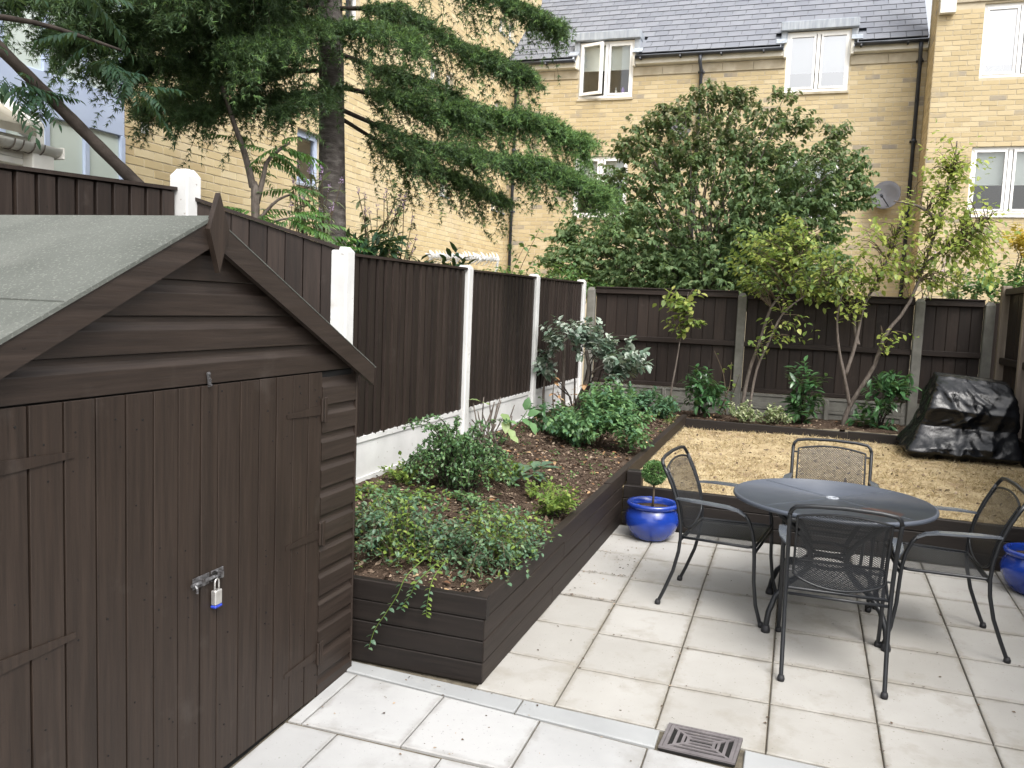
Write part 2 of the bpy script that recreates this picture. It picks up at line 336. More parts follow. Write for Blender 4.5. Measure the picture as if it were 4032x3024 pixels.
class MB:
    def __init__(s):
        s.v, s.f = [], []
    def add(s, vs, fs):
        n = len(s.v)
        s.v.extend([tuple(v) for v in vs])
        s.f.extend([tuple(n + i for i in f) for f in fs])
        return s
    def quad(s, a, b, c, d):
        return s.add((a, b, c, d), ((0, 1, 2, 3),))
    def hexa(s, p):           # 4 bottom then 4 top corners
        return s.add(p, ((3, 2, 1, 0), (4, 5, 6, 7), (0, 1, 5, 4), (1, 2, 6, 5), (2, 3, 7, 6), (3, 0, 4, 7)))
    def box(s, x0, x1, y0, y1, z0, z1):
        return s.hexa([(x0, y0, z0), (x1, y0, z0), (x1, y1, z0), (x0, y1, z0), (x0, y0, z1), (x1, y0, z1), (x1, y1, z1), (x0, y1, z1)])
    def cbox(s, x0, x1, y0, y1, z0, z1, c=.004):
        xs, ys, zs = (x0, x1), (y0, y1), (z0, z1)
        sg = (1, -1)
        V, ix = [], {}
        for i in (0, 1):
            for j in (0, 1):
                for k in (0, 1):
                    for a in range(3):
                        p = [xs[i], ys[j], zs[k]]
                        for ax, q in ((0, i), (1, j), (2, k)):
                            if ax != a:
                                p[ax] += sg[q] * c
                        ix[(i, j, k, a)] = len(V)
                        V.append(p)
        F = []
        for a in range(3):
            o = [q for q in range(3) if q != a]
            for e in (0, 1):
                def g(p, q):
                    t = [0, 0, 0]; t[a] = e; t[o[0]] = p; t[o[1]] = q
                    return ix[(*t, a)]
                F.append((g(0, 0), g(1, 0), g(1, 1), g(0, 1)))
        for a in range(3):
            o = [q for q in range(3) if q != a]
            for p in (0, 1):
                for q in (0, 1):
                    def g(e, w):
                        t = [0, 0, 0]; t[a] = e; t[o[0]] = p; t[o[1]] = q
                        return ix[(*t, w)]
                    F.append((g(0, o[0]), g(1, o[0]), g(1, o[1]), g(0, o[1])))
        for i in (0, 1):
            for j in (0, 1):
                for k in (0, 1):
                    F.append((ix[(i, j, k, 0)], ix[(i, j, k, 1)], ix[(i, j, k, 2)]))
        return s.add(V, F)
    def prism(s, prof, d):    # polygon profile (3-D points) swept along vector d
        n = len(prof)
        d = Vector(d)
        V = [Vector(p) for p in prof] + [Vector(p) + d for p in prof]
        F = [tuple(range(n - 1, -1, -1)), tuple(range(n, 2 * n))] + [(i, (i + 1) % n, n + (i + 1) % n, n + i) for i in range(n)]
        return s.add(V, F)
    def tube(s, pts, rad, n=6, cap=True):
        pts = [Vector(p) for p in pts]
        if not hasattr(rad, '__len__'):
            rad = [rad] * len(pts)
        base = len(s.v)
        nrm = None
        for i, p in enumerate(pts):
            t = (pts[min(i + 1, len(pts) - 1)] - pts[max(i - 1, 0)])
            if t.length < 1e-9:
                t = Vector((0, 0, 1))
            t.normalize()
            if nrm is None:
                nrm = t.orthogonal().normalized()
            nrm = (nrm - t * nrm.dot(t))
            if nrm.length < 1e-6:
                nrm = t.orthogonal()
            nrm.normalize()
            bi = t.cross(nrm)
            for k in range(n):
                a = 2 * math.pi * k / n
                s.v.append(tuple(p + (nrm * math.cos(a) + bi * math.sin(a)) * rad[i]))
        for i in range(len(pts) - 1):
            for k in range(n):
                a, b = base + i * n + k, base + i * n + (k + 1) % n
                s.f.append((a, b, b + n, a + n))
        if cap:
            s.f.append(tuple(base + k for k in range(n - 1, -1, -1)))
            e = base + (len(pts) - 1) * n
            s.f.append(tuple(e + k for k in range(n)))
        return s
    def lathe(s, prof, c=(0, 0, 0), n=32):
        b = len(s.v)
        for r, z in prof:
            for k in range(n):
                a = 2 * math.pi * k / n
                s.v.append((c[0] + r * math.cos(a), c[1] + r * math.sin(a), c[2] + z))
        for i in range(len(prof) - 1):
            for k in range(n):
                p, q = b + i * n + k, b + i * n + (k + 1) % n
                s.f.append((p, q, q + n, p + n))
        return s

def link(name, me, mat, parent=None, smooth=False, kind=None, loc=(0, 0, 0)):
    if mat is not None and not me.materials:
        me.materials.append(mat)
    if smooth:
        me.polygons.foreach_set('use_smooth', [True] * len(me.polygons))
    o = bpy.data.objects.new(name, me)
    COL.objects.link(o)
    if parent is not None:
        o.parent = parent
    o.location = loc
    if kind:
        o['kind'] = kind
    ORG[o.name] = ORG.get(parent.name, Vector((0, 0, 0))) if parent is not None else Vector((0, 0, 0))
    return o

def obj(name, mb, mat, parent=None, smooth=False, kind=None):
    """mesh in world coordinates; stored relative to its thing's base"""
    o0 = ORG.get(parent.name, Vector((0, 0, 0))) if parent is not None else Vector((0, 0, 0))
    me = bpy.data.meshes.new(name)
    me.from_pydata([(v[0] - o0.x, v[1] - o0.y, v[2] - o0.z) for v in mb.v], [], mb.f)
    return link(name, me, mat, parent, smooth, kind)

def np_mesh(name, V, T, mat, parent=None, kind=None, smooth=False, flat=False):
    o0 = ORG.get(parent.name, Vector((0, 0, 0))) if parent is not None else Vector((0, 0, 0))
    V = np.asarray(V, np.float32) - np.array(o0, np.float32)
    T = np.asarray(T, np.int32)
    me = bpy.data.meshes.new(name)
    me.vertices.add(len(V)); me.vertices.foreach_set('co', V.ravel())
    k = T.shape[1]
    me.loops.add(T.size); me.loops.foreach_set('vertex_index', T.ravel())
    me.polygons.add(len(T)); me.polygons.foreach_set('loop_start', np.arange(0, T.size, k, dtype=np.int32))
    me.update(calc_edges=True)
    if flat:
        me.shade_flat()
    return link(name, me, mat, parent, smooth, kind)

def inst(name, me, parent, wloc, scale=None, rot=None):
    o = bpy.data.objects.new(name, me)
    COL.objects.link(o)
    o.parent = parent
    o.location = Vector(wloc) - ORG.get(parent.name, Vector((0, 0, 0)))
    if scale:
        o.scale = scale
    if rot:
        o.rotation_euler = rot
    return o

def mesh_of(mb, mat, name='piece'):
    me = bpy.data.meshes.new(name)
    me.from_pydata(mb.v, [], mb.f)
    me.materials.append(mat)
    return me

def root(name, label, cat, loc=(0, 0, 0), group=None):
    e = bpy.data.objects.new(name, None)
    e.empty_display_size = .1
    COL.objects.link(e)
    e.location = loc
    e['label'] = label; e['category'] = cat
    if group:
        e['group'] = group
    ORG[e.name] = Vector(loc)
    return e

def tag(o, label, cat, group=None):
    o['label'] = label; o['category'] = cat
    if group:
        o['group'] = group
    return o

# ---------------------------------------------------------------- foliage helpers
def _tmpl_oval(w=.30, fold=.10, droop=.22):
    y = np.array([0, .33, .70, 1.0])
    m = [(0, yy, -droop * yy * yy) for yy in y]
    sd = []
    for sx in (-1, 1):
        sd += [(sx * w, .34, fold - droop * .116), (sx * w * .82, .68, fold * .8 - droop * .46)]
    v = np.array(m + sd)
    L1, L2, R1, R2 = 4, 5, 6, 7
    t = np.array([(0, 1, L1), (L1, 1, 2), (L1, 2, L2), (L2, 2, 3), (0, R1, 1), (R1, 2, 1), (R1, R2, 2), (R2, 3, 2)])
    return v, t
OVAL = _tmpl_oval()
OVAL_N = _tmpl_oval(.17, .05, .25)
LANCE = _tmpl_oval(.15, .04, .35)
DIAM = (np.array([(0, 0, 0), (-.30, .48, .07), (0, 1, -.10), (.30, .48, .07)]), np.array([(0, 1, 2), (0, 2, 3)]))
BLADE = (np.array([(-.06, 0, 0), (.06, 0, 0), (0, 1, 0)]), np.array([(0, 1, 2)]))

def unit(a):
    return a / np.maximum(np.linalg.norm(a, axis=-1, keepdims=True), 1e-9)

def rdir(n):
    return unit(RNG.normal(size=(n, 3)))

def leaf_arrays(P, D, N, S, tmpl):
    V0, T0 = tmpl
    D = unit(D)
    X = unit(np.cross(D, N)); Z = np.cross(X, D)
    V = (P[:, None, :] + S[:, None, None] * (V0[None, :, 0:1] * X[:, None, :] + V0[None, :, 1:2] * D[:, None, :] + V0[None, :, 2:3] * Z[:, None, :]))
    n, k = len(P), len(V0)
    T = (T0[None] + (np.arange(n) * k)[:, None, None]).reshape(-1, 3)
    return V.reshape(-1, 3), T

def leaves(name, parent, P, D, N, S, tmpl, mat, kind='stuff'):
    V, T = leaf_arrays(np.asarray(P), np.asarray(D), np.asarray(N), np.asarray(S), tmpl)
    return np_mesh(name, V, T, mat, parent, kind)

def lobes_points(lobes, n, shell=.35):
    w = np.array([l[1][0] * l[1][1] * l[1][2] for l in lobes]) ** .75
    idx = RNG.choice(len(lobes), n, p=w / w.sum())
    d = rdir(n)
    r = RNG.random(n) ** shell
    C = np.array([l[0] for l in lobes])[idx]; A = np.array([l[1] for l in lobes])[idx]
    return C + d * r[:, None] * A, d, C

def twig_leaves(P, D, per, tl, size, spread=.75, droop=.3, jit=.25):
    """leaves along short twigs starting at P heading D"""
    n = len(P)
    k = np.arange(per)
    t = (k[None, :] + RNG.random((n, per))) / per
    L = tl * (.6 + .8 * RNG.random(n))
    Q = P[:, None, :] + D[:, None, :] * (t * L[:, None])[:, :, None]
    Q[:, :, 2] -= droop * .5 * (t ** 2) * L[:, None]
    side = unit(np.cross(D, rdir(n)))
    sg = np.where(k % 2 == 0, 1, -1)[None, :, None]
    LD = D[:, None, :] * .55 + side[:, None, :] * sg * spread + rdir(n * per).reshape(n, per, 3) * jit
    LD[:, :, 2] -= droop
    S = size * (.65 + .7 * RNG.random((n, per)))
    NN = np.zeros((n * per, 3)); NN[:, 2] = 1
    NN = NN + rdir(n * per) * .45
    return Q.reshape(-1, 3), LD.reshape(-1, 3), NN, S.reshape(-1)

def stems_mesh(base, ends, r0, mid_up=.5, wob=.06, n=5, seg=5):
    mb = MB()
    for e in ends:
        b = Vector(base) if not isinstance(base, list) else Vector(random.choice(base))
        e = Vector(e)
        pts, rr = [], []
        for i in range(seg + 1):
            t = i / seg
            p = b.lerp(e, t)
            p.z += mid_up * (e.z - b.z) * .35 * math.sin(math.pi * t)
            p += Vector((random.uniform(-wob, wob), random.uniform(-wob, wob), random.uniform(-wob, wob) * .5)) * math.sin(math.pi * t)
            pts.append(p); rr.append(r0 * (1 - .78 * t))
        mb.tube(pts, rr, n)
    return mb

def shrub(name, label, cat, base, lobes, ntw, per, tl, size, mat, tmpl=DIAM, nstem=8, r0=.012, up=.35, droop=.3, shell=.35, group=None,
          bark='bark_dark', mat2=None, frac2=0.0, top2=False, jit=.25, spread=.75):
    t = root(name, label, cat, base, group)
    P, d, C = lobes_points(lobes, ntw, shell)
    D = unit((P - np.array(base)) * .7 + d * .5 + rdir(ntw) * .35 + np.array([0, 0, up]))
    P = P - D * tl * .5
    ends = [tuple(P[i]) for i in RNG.choice(ntw, min(nstem, ntw), replace=False)]
    obj('stem', stems_mesh(base, ends, r0), MT[bark], t, True)
    A = twig_leaves(P, D, per, tl, size, spread, droop, jit)
    if mat2:
        if top2:
            z = A[0][:, 2]
            q = (z - z.min()) / (z.max() - z.min())
            sel = RNG.random(len(z)) < frac2 * np.clip((q - .45) * 3, 0, 1)
        else:
            sel = RNG.random(len(A[0])) < frac2
        leaves('foliage', t, *[a[~sel] for a in A], tmpl, MT[mat])
        leaves('foliage', t, *[a[sel] for a in A], tmpl, MT[mat2])
    else:
        leaves('foliage', t, *A, tmpl, MT[mat])
    return t

# ---------------------------------------------------------------- ground, patio, bed, lawn
SL = .035                       # the patio rises gently away from the house
def pz(y):
    return SL * y
def lerp(a, b, t):
    return a + (b - a) * t
def xe(y):                      # face of the raised bed towards patio and lawn
    return lerp(-1.28, -1.14, (y - 3.48) / 5.97)

g = MB(); g.quad((-150, -150, -.12), (150, -150, -.12), (150, 200, -.12), (-150, 200, -.12))
obj('ground', g, MT['ground'], kind='structure')

patio = MB()
patio.hexa([(-2.2, -.6, -.1), (2.1, -.6, -.1), (2.1, 6.32, -.1), (-2.2, 6.32, -.1),
            (-2.2, -.6, pz(-.6) - .012), (2.1, -.6, pz(-.6) - .012), (2.1, 6.32, pz(6.32) - .012), (-2.2, 6.32, pz(6.32) - .012)])
patio = obj('patio', patio, MT['joint'], kind='structure')

def slab(name, q, mat, th=.04, gap=.0034, c=.004, lift=None):
    """q: four plan corners (x, y) in order"""
    cx = sum(p[0] for p in q) / 4; cy = sum(p[1] for p in q) / 4
    lift = random.uniform(-.0015, .002) if lift is None else lift
    tx, ty = random.uniform(-.004, .004), random.uniform(-.004, .004)
    def ring(ins, dz):
        out = []
        for x, y in q:
            dx, dy = cx - x, cy - y
            x2, y2 = x + math.copysign(ins, dx), y + math.copysign(ins * 1.8, dy)
            out.append((x2, y2, pz(y2) + lift + dz + tx * (x2 - cx) + ty * (y2 - cy)))
        return out
    b, m, t = ring(gap, -th), ring(gap, -c), ring(gap + c, 0)
    mb = MB()
    mb.add(b + m + t, [(0, 1, 5, 4), (1, 2, 6, 5), (2, 3, 7, 6), (3, 0, 4, 7), (4, 5, 9, 8), (5, 6, 10, 9), (6, 7, 11, 10), (7, 4, 8, 11), (8, 9, 10, 11)])
    return obj(name, mb, mat, patio)

def ybk(x): return 3.392 - .045 * x - .012 * x * (x < 0) * 0
def yfr(x): return 3.228 - .075 * x
XS = [-1.30, -.915, -.465, -.015, .437, .889, 1.341, 1.793, 2.07]
YS = [None, 3.822, 4.262, 4.695, 5.135, 5.577, 6.02, 6.285]
for i in range(len(XS) - 1):
    for j in range(len(YS) - 1):
        x0, x1 = XS[i], XS[i + 1]
        off = .04 * (i == 0) * (j > 0)
        def X(x, y, e):
            if e == 0 and i == 0: return max(xe(y) - .02, x)
            return x + (y - 4.8) * .008 * (e * 0 + 1) * ((x > 0) * x)
        ya0 = ybk(x0) if j == 0 else YS[j] + (.04 if i == 0 and j < 6 else 0)
        ya1 = ybk(x1) if j == 0 else YS[j] + (.03 if i == 0 and j < 6 else 0)
        yb = YS[j + 1] + (.04 if i == 0 and j < 5 else 0)
        q = [(X(x0, ya0, 0), ya0), (X(x1, ya1, 1), ya1), (X(x1, yb, 1), yb), (X(x0, yb, 0), yb)]
        slab('paving_slab', q, MT['slab'], gap=.0034 + (.004 if i == 0 and j == 2 else 0), lift=(-.004 if (i, j) == (0, 2) else None))
drain_q = [(-.427, 3.262), (-.125, 3.252), (-.108, 3.455), (-.413, 3.462)]
xs = [-2.0, -1.06, -.435]
for a, b in ((-2.0, -1.06), (-1.06, -.440), (-.098, .86), (.86, 1.78), (1.78, 2.07)):
    slab('channel_block', [(a, yfr(a)), (b, yfr(b)), (b, ybk(b)), (a, ybk(a))], MT['strip'])
xr = [-1.93, -1.862, -1.40, -.938, -.47, -.005, .46, .925, 1.39, 1.855, 2.07]
for i in range(len(xr) - 1):
    a, b = xr[i], xr[i + 1]
    y = yfr((a + b) / 2)
    y0 = 2.89 if i < 3 else 2.80
    slab('paving_slab', [(a, y0), (b, y0), (b, yfr(b) - .002), (a, yfr(a) - .002)], MT['slab_cool'])
xr2 = [-1.93, -1.68, -1.215, -.938]
for j in range(6):
    y1 = 2.885 - .465 * j; y0 = y1 - .465
    for i in range(len(xr2) - 1):
        slab('paving_slab', [(xr2[i], y0), (xr2[i + 1], y0), (xr2[i + 1], y1), (xr2[i], y1)], MT['slab_cool'])
    y1 = 2.795 - .465 * j; y0 = y1 - .465
    for i in range(3, len(xr) - 1):
        slab('paving_slab', [(xr[i], y0), (xr[i + 1], y0), (xr[i + 1], y1), (xr[i], y1)], MT['slab_cool'])

# crumbs of earth and small leaves lying on the paving
P, S = [], []
for n, (x, y, sx, sy) in ((90, (-1.0, 5.55, .13, .28)), (60, (-1.2, 5.0, .06, .8)), (120, (0, 4.2, 1.3, 1.3)), (50, (-1.5, 3.1, .5, .3)), (26, (-1.35, 3.42, .3, .03))):
    P.append(np.stack([RNG.normal(x, sx, n), RNG.normal(y, sy, n), np.zeros(n)], 1))
for yy in YS[1:-1]:
    n = 26; x_ = RNG.uniform(-1.25, 1.95, n); P.append(np.stack([x_, yy + RNG.normal(0, .004, n), np.zeros(n)], 1))
for xx in XS[1:-1]:
    n = 30; P.append(np.stack([xx + RNG.normal(0, .004, n), RNG.uniform(3.45, 6.2, n), np.zeros(n)], 1))
for yy in (4.73, 5.17):
    n = 40; x_ = RNG.uniform(-1.25, -.92, n); P.append(np.stack([x_, yy + RNG.normal(0, .005, n), np.zeros(n)], 1))
P = np.concatenate(P)
ok = (P[:, 0] > np.where(P[:, 1] > 3.45, -1.22, -1.85)) & (P[:, 0] < 1.95) & (P[:, 1] < 6.2)
P = P[ok]; P[:, 2] = pz(P[:, 1]) + .004
n = len(P)
D = rdir(n); D[:, 2] *= .15
N = np.tile([0, 0, 1.], (n, 1)) + rdir(n) * .3
leaves('paving_debris', None, P, D, N, .006 + .016 * RNG.random(n) ** 3, DIAM, MT['clod'])

# soil of the raised bed
def soil_z(x, y):
    if y > 9.47:
        return .685 + .02 * math.sin(x * 2.1)
    ze = .495 + .031 * (y - 3.5)
    zf = max(ze + .03, .725)
    t = min(1, max(0, (xe(y) - x) / (xe(y) + 2.6)))
    hump = .03 * math.sin(x * 5 + y * 3) * math.sin(y * 2.3) * math.sin(math.pi * t)
    f = min(1, max(0, (y - 3.5) / .8))
    return ze + (zf - ze) * (t ** 1.1) * f + hump
mb = MB()
def grid(mb, x_of, ys, nx, zf):
    b = len(mb.v)
    for y in ys:
        x0, x1 = x_of(y)
        for i in range(nx + 1):
            x = lerp(x0, x1, i / nx)
            mb.v.append((x, y, zf(x, y) + random.uniform(-.009, .009)))
    for j in range(len(ys) - 1):
        for i in range(nx):
            a = b + j * (nx + 1) + i
            mb.f.append((a, a + 1, a + nx + 2, a + nx + 1))
grid(mb, lambda y: (-2.62, xe(y) - .03 if y < 9.46 else 2.05), [3.5 + .05 * i for i in range(119)] + [9.44], 44, soil_z)
obj('soil', mb, MT['soil'], smooth=True, kind='structure')
mb = MB()
grid(mb, lambda y: (-2.62, 2.06), [9.445 + .06 * i for i in range(17)], 80, lambda x, y: soil_z(x, 9.6))
obj('soil', mb, MT['soil'], smooth=True, kind='structure')
# crumbs, bark chips and dead leaves strewn over the soil
n = 17000
y = 3.55 + 6.75 * RNG.random(n); xx = np.array([random.uniform(-2.55, (xe(b) - .05) if b < 9.5 else 2.0) for b in y])
z = np.array([soil_z(a, b) for a, b in zip(xx, y)]) + .004
P = np.stack([xx, y, z], 1); D = rdir(n); D[:, 2] *= .35
N = np.tile([0, 0, 1.], (n, 1)) + rdir(n) * .5
leaves('soil_crumbs', None, P, D, N, .011 + .036 * RNG.random(n) ** 2.6, DIAM, MT['clod'])
n = 520
sel = RNG.choice(len(P), n, replace=False)
D = rdir(n); D[:, 2] *= .3
leaves('leaf_litter', None, P[sel] + [0, 0, .006], D, np.tile([0, 0, 1.], (n, 1)) + rdir(n) * .5, .022 + .03 * RNG.random(n), OVAL, MT['litter'])

# lawn
def lawn_z(x, y):
    return .512 + .028 * (y - 6.3) + .012 * math.sin(x * 3 + 1) * math.sin(y * 2.2)
mb = MB()
grid(mb, lambda y: (xe(y) - .01, 2.03), [6.31 + .06 * i for i in range(53)], 56, lawn_z)
obj('lawn', mb, MT['lawn'], smooth=True, kind='structure')
n = 52000
y = 6.33 + 3.1 * RNG.random(n); xx = -1.18 + 3.15 * RNG.random(n)
pat = np.sin(xx * 4.1 + 1.3 * np.sin(y * 2.7)) * np.sin(y * 3.3 + np.sin(xx * 5)) 
keep = RNG.random(n) < .60 + .45 * pat
xx, y, pat = xx[keep], y[keep], pat[keep]
n = len(xx)
z = np.array([lawn_z(a, b) for a, b in zip(xx, y)]) - .003
D = rdir(n); D[:, 2] = np.abs(D[:, 2]) * .5 + .12
leaves('dry_grass', None, np.stack([xx, y, z], 1), D, rdir(n), .026 + .034 * RNG.random(n), BLADE, MT['straw'])
n = 900
y = 6.4 + 3.0 * RNG.random(n); xx = -1.1 + 3.0 * RNG.random(n)
z = np.array([lawn_z(a, b) for a, b in zip(xx, y)]) + .012
D = rdir(n); D[:, 2] *= .3
leaves('lawn_litter', None, np.stack([xx, y, z], 1), D, np.tile([0, 0, 1.], (n, 1)) + rdir(n) * .5, .014 + .03 * RNG.random(n) ** 2, OVAL, MT['clod'])

# ---------------------------------------------------------------- raised bed of sleepers
bed = root('raised_bed', 'long raised bed walled with dark brown sleepers beside the paving', 'raised bed', (-1.28, 3.48, pz(3.48)))
def beam(mb, p0, p1, thick, z0, z1, side, slope=0.0):
    """board from p0 to p1 (plan), thick on one side, z at p0; rises with slope"""
    d = Vector((p1[0] - p0[0], p1[1] - p0[1], 0)); L = d.length; d.normalize()
    nv = Vector((d.y, -d.x, 0)) * side * thick
    a, b = Vector((p0[0], p0[1], 0)), Vector((p1[0], p1[1], 0))
    dz = slope * L
    c = .004
    P = []
    for zz, inn in ((z0 + c, 0), (z0, c), (z1, c), (z1 - c, 0)):
        pass
    n1 = nv.normalized()
    prof = [(0, z0 + c), (c, z0), (thick - c, z0), (thick, z0 + c), (thick, z1 - c), (thick - c, z1), (c, z1), (0, z1 - c)]
    A = [a + n1 * u + Vector((0, 0, v)) for u, v in prof]
    B = [b + n1 * u + Vector((0, 0, v + dz)) for u, v in prof]
    m = 8
    mb.add(A + B, [tuple(range(m - 1, -1, -1)), tuple(range(m, 2 * m))] + [(i, (i + 1) % m, m + (i + 1) % m, m + i) for i in range(m)])
    return mb
zt0, hrow = .535, .1035
for k in range(4):
    zb = zt0 - hrow * (k + 1)
    # front run, turning the corner
    mb = beam(MB(), (-2.05, 3.485 + random.uniform(-.002, .002)), (-1.283 + (.012 if k == 0 else 0), 3.485), .045, zb + .002, zb + hrow - .002, -1)
    obj('sleeper', mb, MT['sleeper_x_shaded'], bed)
    # side run in two lengths with staggered joints
    yj = [5.9, 4.75, 5.35, 4.55][k]
    y_end = 9.47 if k == 0 else 6.30
    for ya, yb in ((3.492 if k else 3.505, yj - .002), (yj + .002, y_end)):
        jit = random.uniform(-.002, .002)
        mb = beam(MB(), (xe(ya) + jit, ya), (xe(yb) + jit, yb), .055, zb + .002 + SL * (ya - 3.48), zb + hrow - .002 + SL * (ya - 3.48), -1, SL * .93)
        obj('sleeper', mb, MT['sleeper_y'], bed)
mb = MB(); mb.cbox(-1.395, -1.338, 3.532, 3.60, .1, .522); obj('corner_post', mb, MT['sleeper_x_shaded'], bed)

edge = root('lawn_edging', 'dark brown sleeper wall holding up the dry lawn above the paving', 'retaining wall', (0.4, 6.3, pz(6.3)))
for k in range(3):
    zb = .533 - .104 * (k + 1)
    for a, b in ((-1.205, .62 - .4 * (k % 2)), (.624 - .4 * (k % 2), 2.05)):
        mb = beam(MB(), (a, 6.30), (b, 6.30), .055, zb + .002, zb + .102, -1, -.004)
        obj('sleeper', mb, MT['sleeper_x_shaded'], edge)
mb = MB(); mb.cbox(-1.20, -1.085, 6.36, 6.46, .3, .635, .006)
obj('post_block', mb, MT['sleeper_x_shaded'], edge)
edge2 = root('lawn_edging', 'low dark sleeper kerb between the dry lawn and the back border', 'garden kerb', (0.2, 9.45, .6))
for a, b in ((-1.15, .55), (.554, 2.0)):
    obj('sleeper', beam(MB(), (a, 9.42), (b, 9.42), .05, .54, .695, -1, -.006), MT['sleeper_x_shaded'], edge2)
for a, b in ((9.4, 7.9), (7.896, 6.36)):
    obj('sleeper', beam(MB(), (1.985, a), (1.985, b), .05, .44, .57, -1, -.01), MT['sleeper_y'], edge2)

# ---------------------------------------------------------------- fences
def post_mesh(x0, x1, y0, y1, z0, z1, cap=.02, ins=.022):
    mb = MB(); mb.cbox(x0, x1, y0, y1, z0, z1 - cap, .008)
    a = [(x0 + .008, y0 + .008, z1 - cap + .0005), (x1 - .008, y0 + .008, z1 - cap + .0005), (x1 - .008, y1 - .008, z1 - cap + .0005), (x0 + .008, y1 - .008, z1 - cap + .0005)]
    b = [(x0 + ins, y0 + ins, z1), (x1 - ins, y0 + ins, z1), (x1 - ins, y1 - ins, z1), (x0 + ins, y1 - ins, z1)]
    mb.hexa(a + b)
    return mb

def gravel_board(mb, a, b, nrm, z0, z1, rim=.035, proud=.010):
    """concrete board between plan points a and b with a raised rim round a sunk panel; nrm points to the viewer"""
    a, b, n = Vector((*a, 0)), Vector((*b, 0)), Vector((*nrm, 0)).normalized()
    d = (b - a).normalized()
    def bx(p, q, t0, t1, za, zb):
        c = [p + n * t0, q + n * t0, q + n * t1, p + n * t1]
        mb.hexa([(v.x, v.y, za) for v in c] + [(v.x, v.y, zb) for v in c])
    bx(a, b, -.04, 0, z0, z1)
    bx(a, b, .0005, proud, z1 - rim, z1)
    bx(a, b, .0005, proud + .004, z0, z0 + rim * 1.35)
    bx(a, a + d * .06, .0005, proud, z0 + rim * 1.35 + .001, z1 - rim - .001)
    bx(b - d * .06, b, .0005, proud, z0 + rim * 1.35 + .001, z1 - rim - .001)
    return mb

lf = root('garden_fence', 'dark brown featheredge fence with white concrete posts along the raised bed', 'fence', (-2.6, 7.3, .7))
FY = [4.43, 6.36, 8.22, 10.17]
ZT = [2.185, 2.19, 2.21, 2.235]
for yy, zt in zip(FY, ZT):
    obj('fence_post', post_mesh(-2.67, -2.56, yy - .05, yy + .05, .4, zt), MT['white_conc'], lf)
def board_mesh(w, h, mat, ax, t=.020):
    """upright board, thick at one long edge, thin at the other, standing on z=0; ax: run direction ('x' or 'y')"""
    mb = MB(); c = .003
    prof = [(0, -t), (c, 0), (w - c, -.009), (w, -.012), (w, -t), ]
    if ax == 'y':
        mb.prism([(q, p, 0) for p, q in prof], (0, 0, h))
    else:
        mb.prism([(p, q, 0) for p, q in prof], (0, 0, h))
    return mesh_of(mb, mat, 'board')
def panel_run(parent, y0, y1, zb0, zt0_, zb1, zt1, x, nb):
    """left fence panel: back sheet, capping and separate boards"""
    mb = MB()
    mb.hexa([(x - .052, y0, zb0), (x - .030, y0, zb0), (x - .030, y1, zb1), (x - .052, y1, zb1), (x - .052, y0, zt0_), (x - .030, y0, zt0_), (x - .030, y1, zt1), (x - .052, y1, zt1)])
    pn = obj('fence_panel', mb, MT['wood_v'], parent)
    mb = MB()
    mb.hexa([(x - .060, y0, zt0_ + .001), (x + .004, y0, zt0_ + .001), (x + .004, y1, zt1 + .001), (x - .060, y1, zt1 + .001), (x - .060, y0, zt0_ + .018), (x + .004, y0, zt0_ + .018), (x + .004, y1, zt1 + .018), (x - .060, y1, zt1 + .018)])
    obj('capping', mb, MT['wood_y'], pn)
    pitch = (y1 - y0) / nb
    me = board_mesh(pitch * .80, (zt0_ - zb0 + zt1 - zb1) / 2 + .012, MT['wood_v'], 'y')
    for k in range(nb):
        t = k / nb
        inst('board', me, pn, (x + random.uniform(-.003, .002) - .004, y0 + pitch * k + pitch * .12, lerp(zb0, zb1, t) - .016 + random.uniform(-.007, .004)), rot=(random.uniform(-.003, .003), random.uniform(-.002, .002), random.uniform(-.02, .02)))
    return pn
PT = [(2.135, 2.152), (2.142, 2.165), (2.165, 2.19)]
for k in range(3):
    y0, y1 = FY[k] + .052, FY[k + 1] - .052
    panel_run(lf, y0, y1, 1.02, PT[k][0], 1.02, PT[k][1], -2.575, 17)
    obj('gravel_board', gravel_board(MB(), (-2.59, y0), (-2.59, y1), (1, 0), .70, 1.012), MT['white_conc'], lf)

# link panel, post and the run behind the shed
P1, P2 = Vector((-3.5, 4.11, 0)), Vector((-2.62, 4.40, 0))
lf2 = root('garden_fence', 'tall dark brown fence stepping down behind the shed, with one white capped post', 'fence', (-3.5, 4.1, .3))
obj('fence_post', post_mesh(-3.565, -3.435, 4.05, 4.175, .2, 2.60, .035, .03), MT['white_conc'], lf2)
d = (P2 - P1); L = d.length; d.normalize(); nv = Vector((d.y, -d.x, 0))
a0 = P1 + d * .06
mbp = MB()
def sheet(mb, p, q, t0, t1, z0p, z0q, z1p, z1q):
    c = [p + nv * t0, q + nv * t0, q + nv * t1, p + nv * t1]
    zz0, zz1 = (z0p, z0q, z0q, z0p), (z1p, z1q, z1q, z1p)
    mb.hexa([(v.x, v.y, z) for v, z in zip(c, zz0)] + [(v.x, v.y, z) for v, z in zip(c, zz1)])
sheet(mbp, a0, P2, -.04, -.022, 1.0, 1.0, 2.42, 2.165)
pn = obj('fence_panel', mbp, MT['wood_v'], lf2)
mbp = MB(); sheet(mbp, a0, P2, -.045, .012, 2.421, 2.166, 2.442, 2.187)
obj('capping', mbp, MT['wood_y'], pn)
nb = 8
for k in range(nb):
    p, q = a0.lerp(P2, k / nb), a0.lerp(P2, (k + .94) / nb)
    mb = MB(); sheet(mb, p, q, -.021, random.uniform(-.006, .0), 1.0, 1.0, lerp(2.42, 2.165, k / nb), lerp(2.42, 2.165, (k + .94) / nb))
    obj('board', mb, MT['wood_v'], pn)
yA, yB = 1.2, 4.045
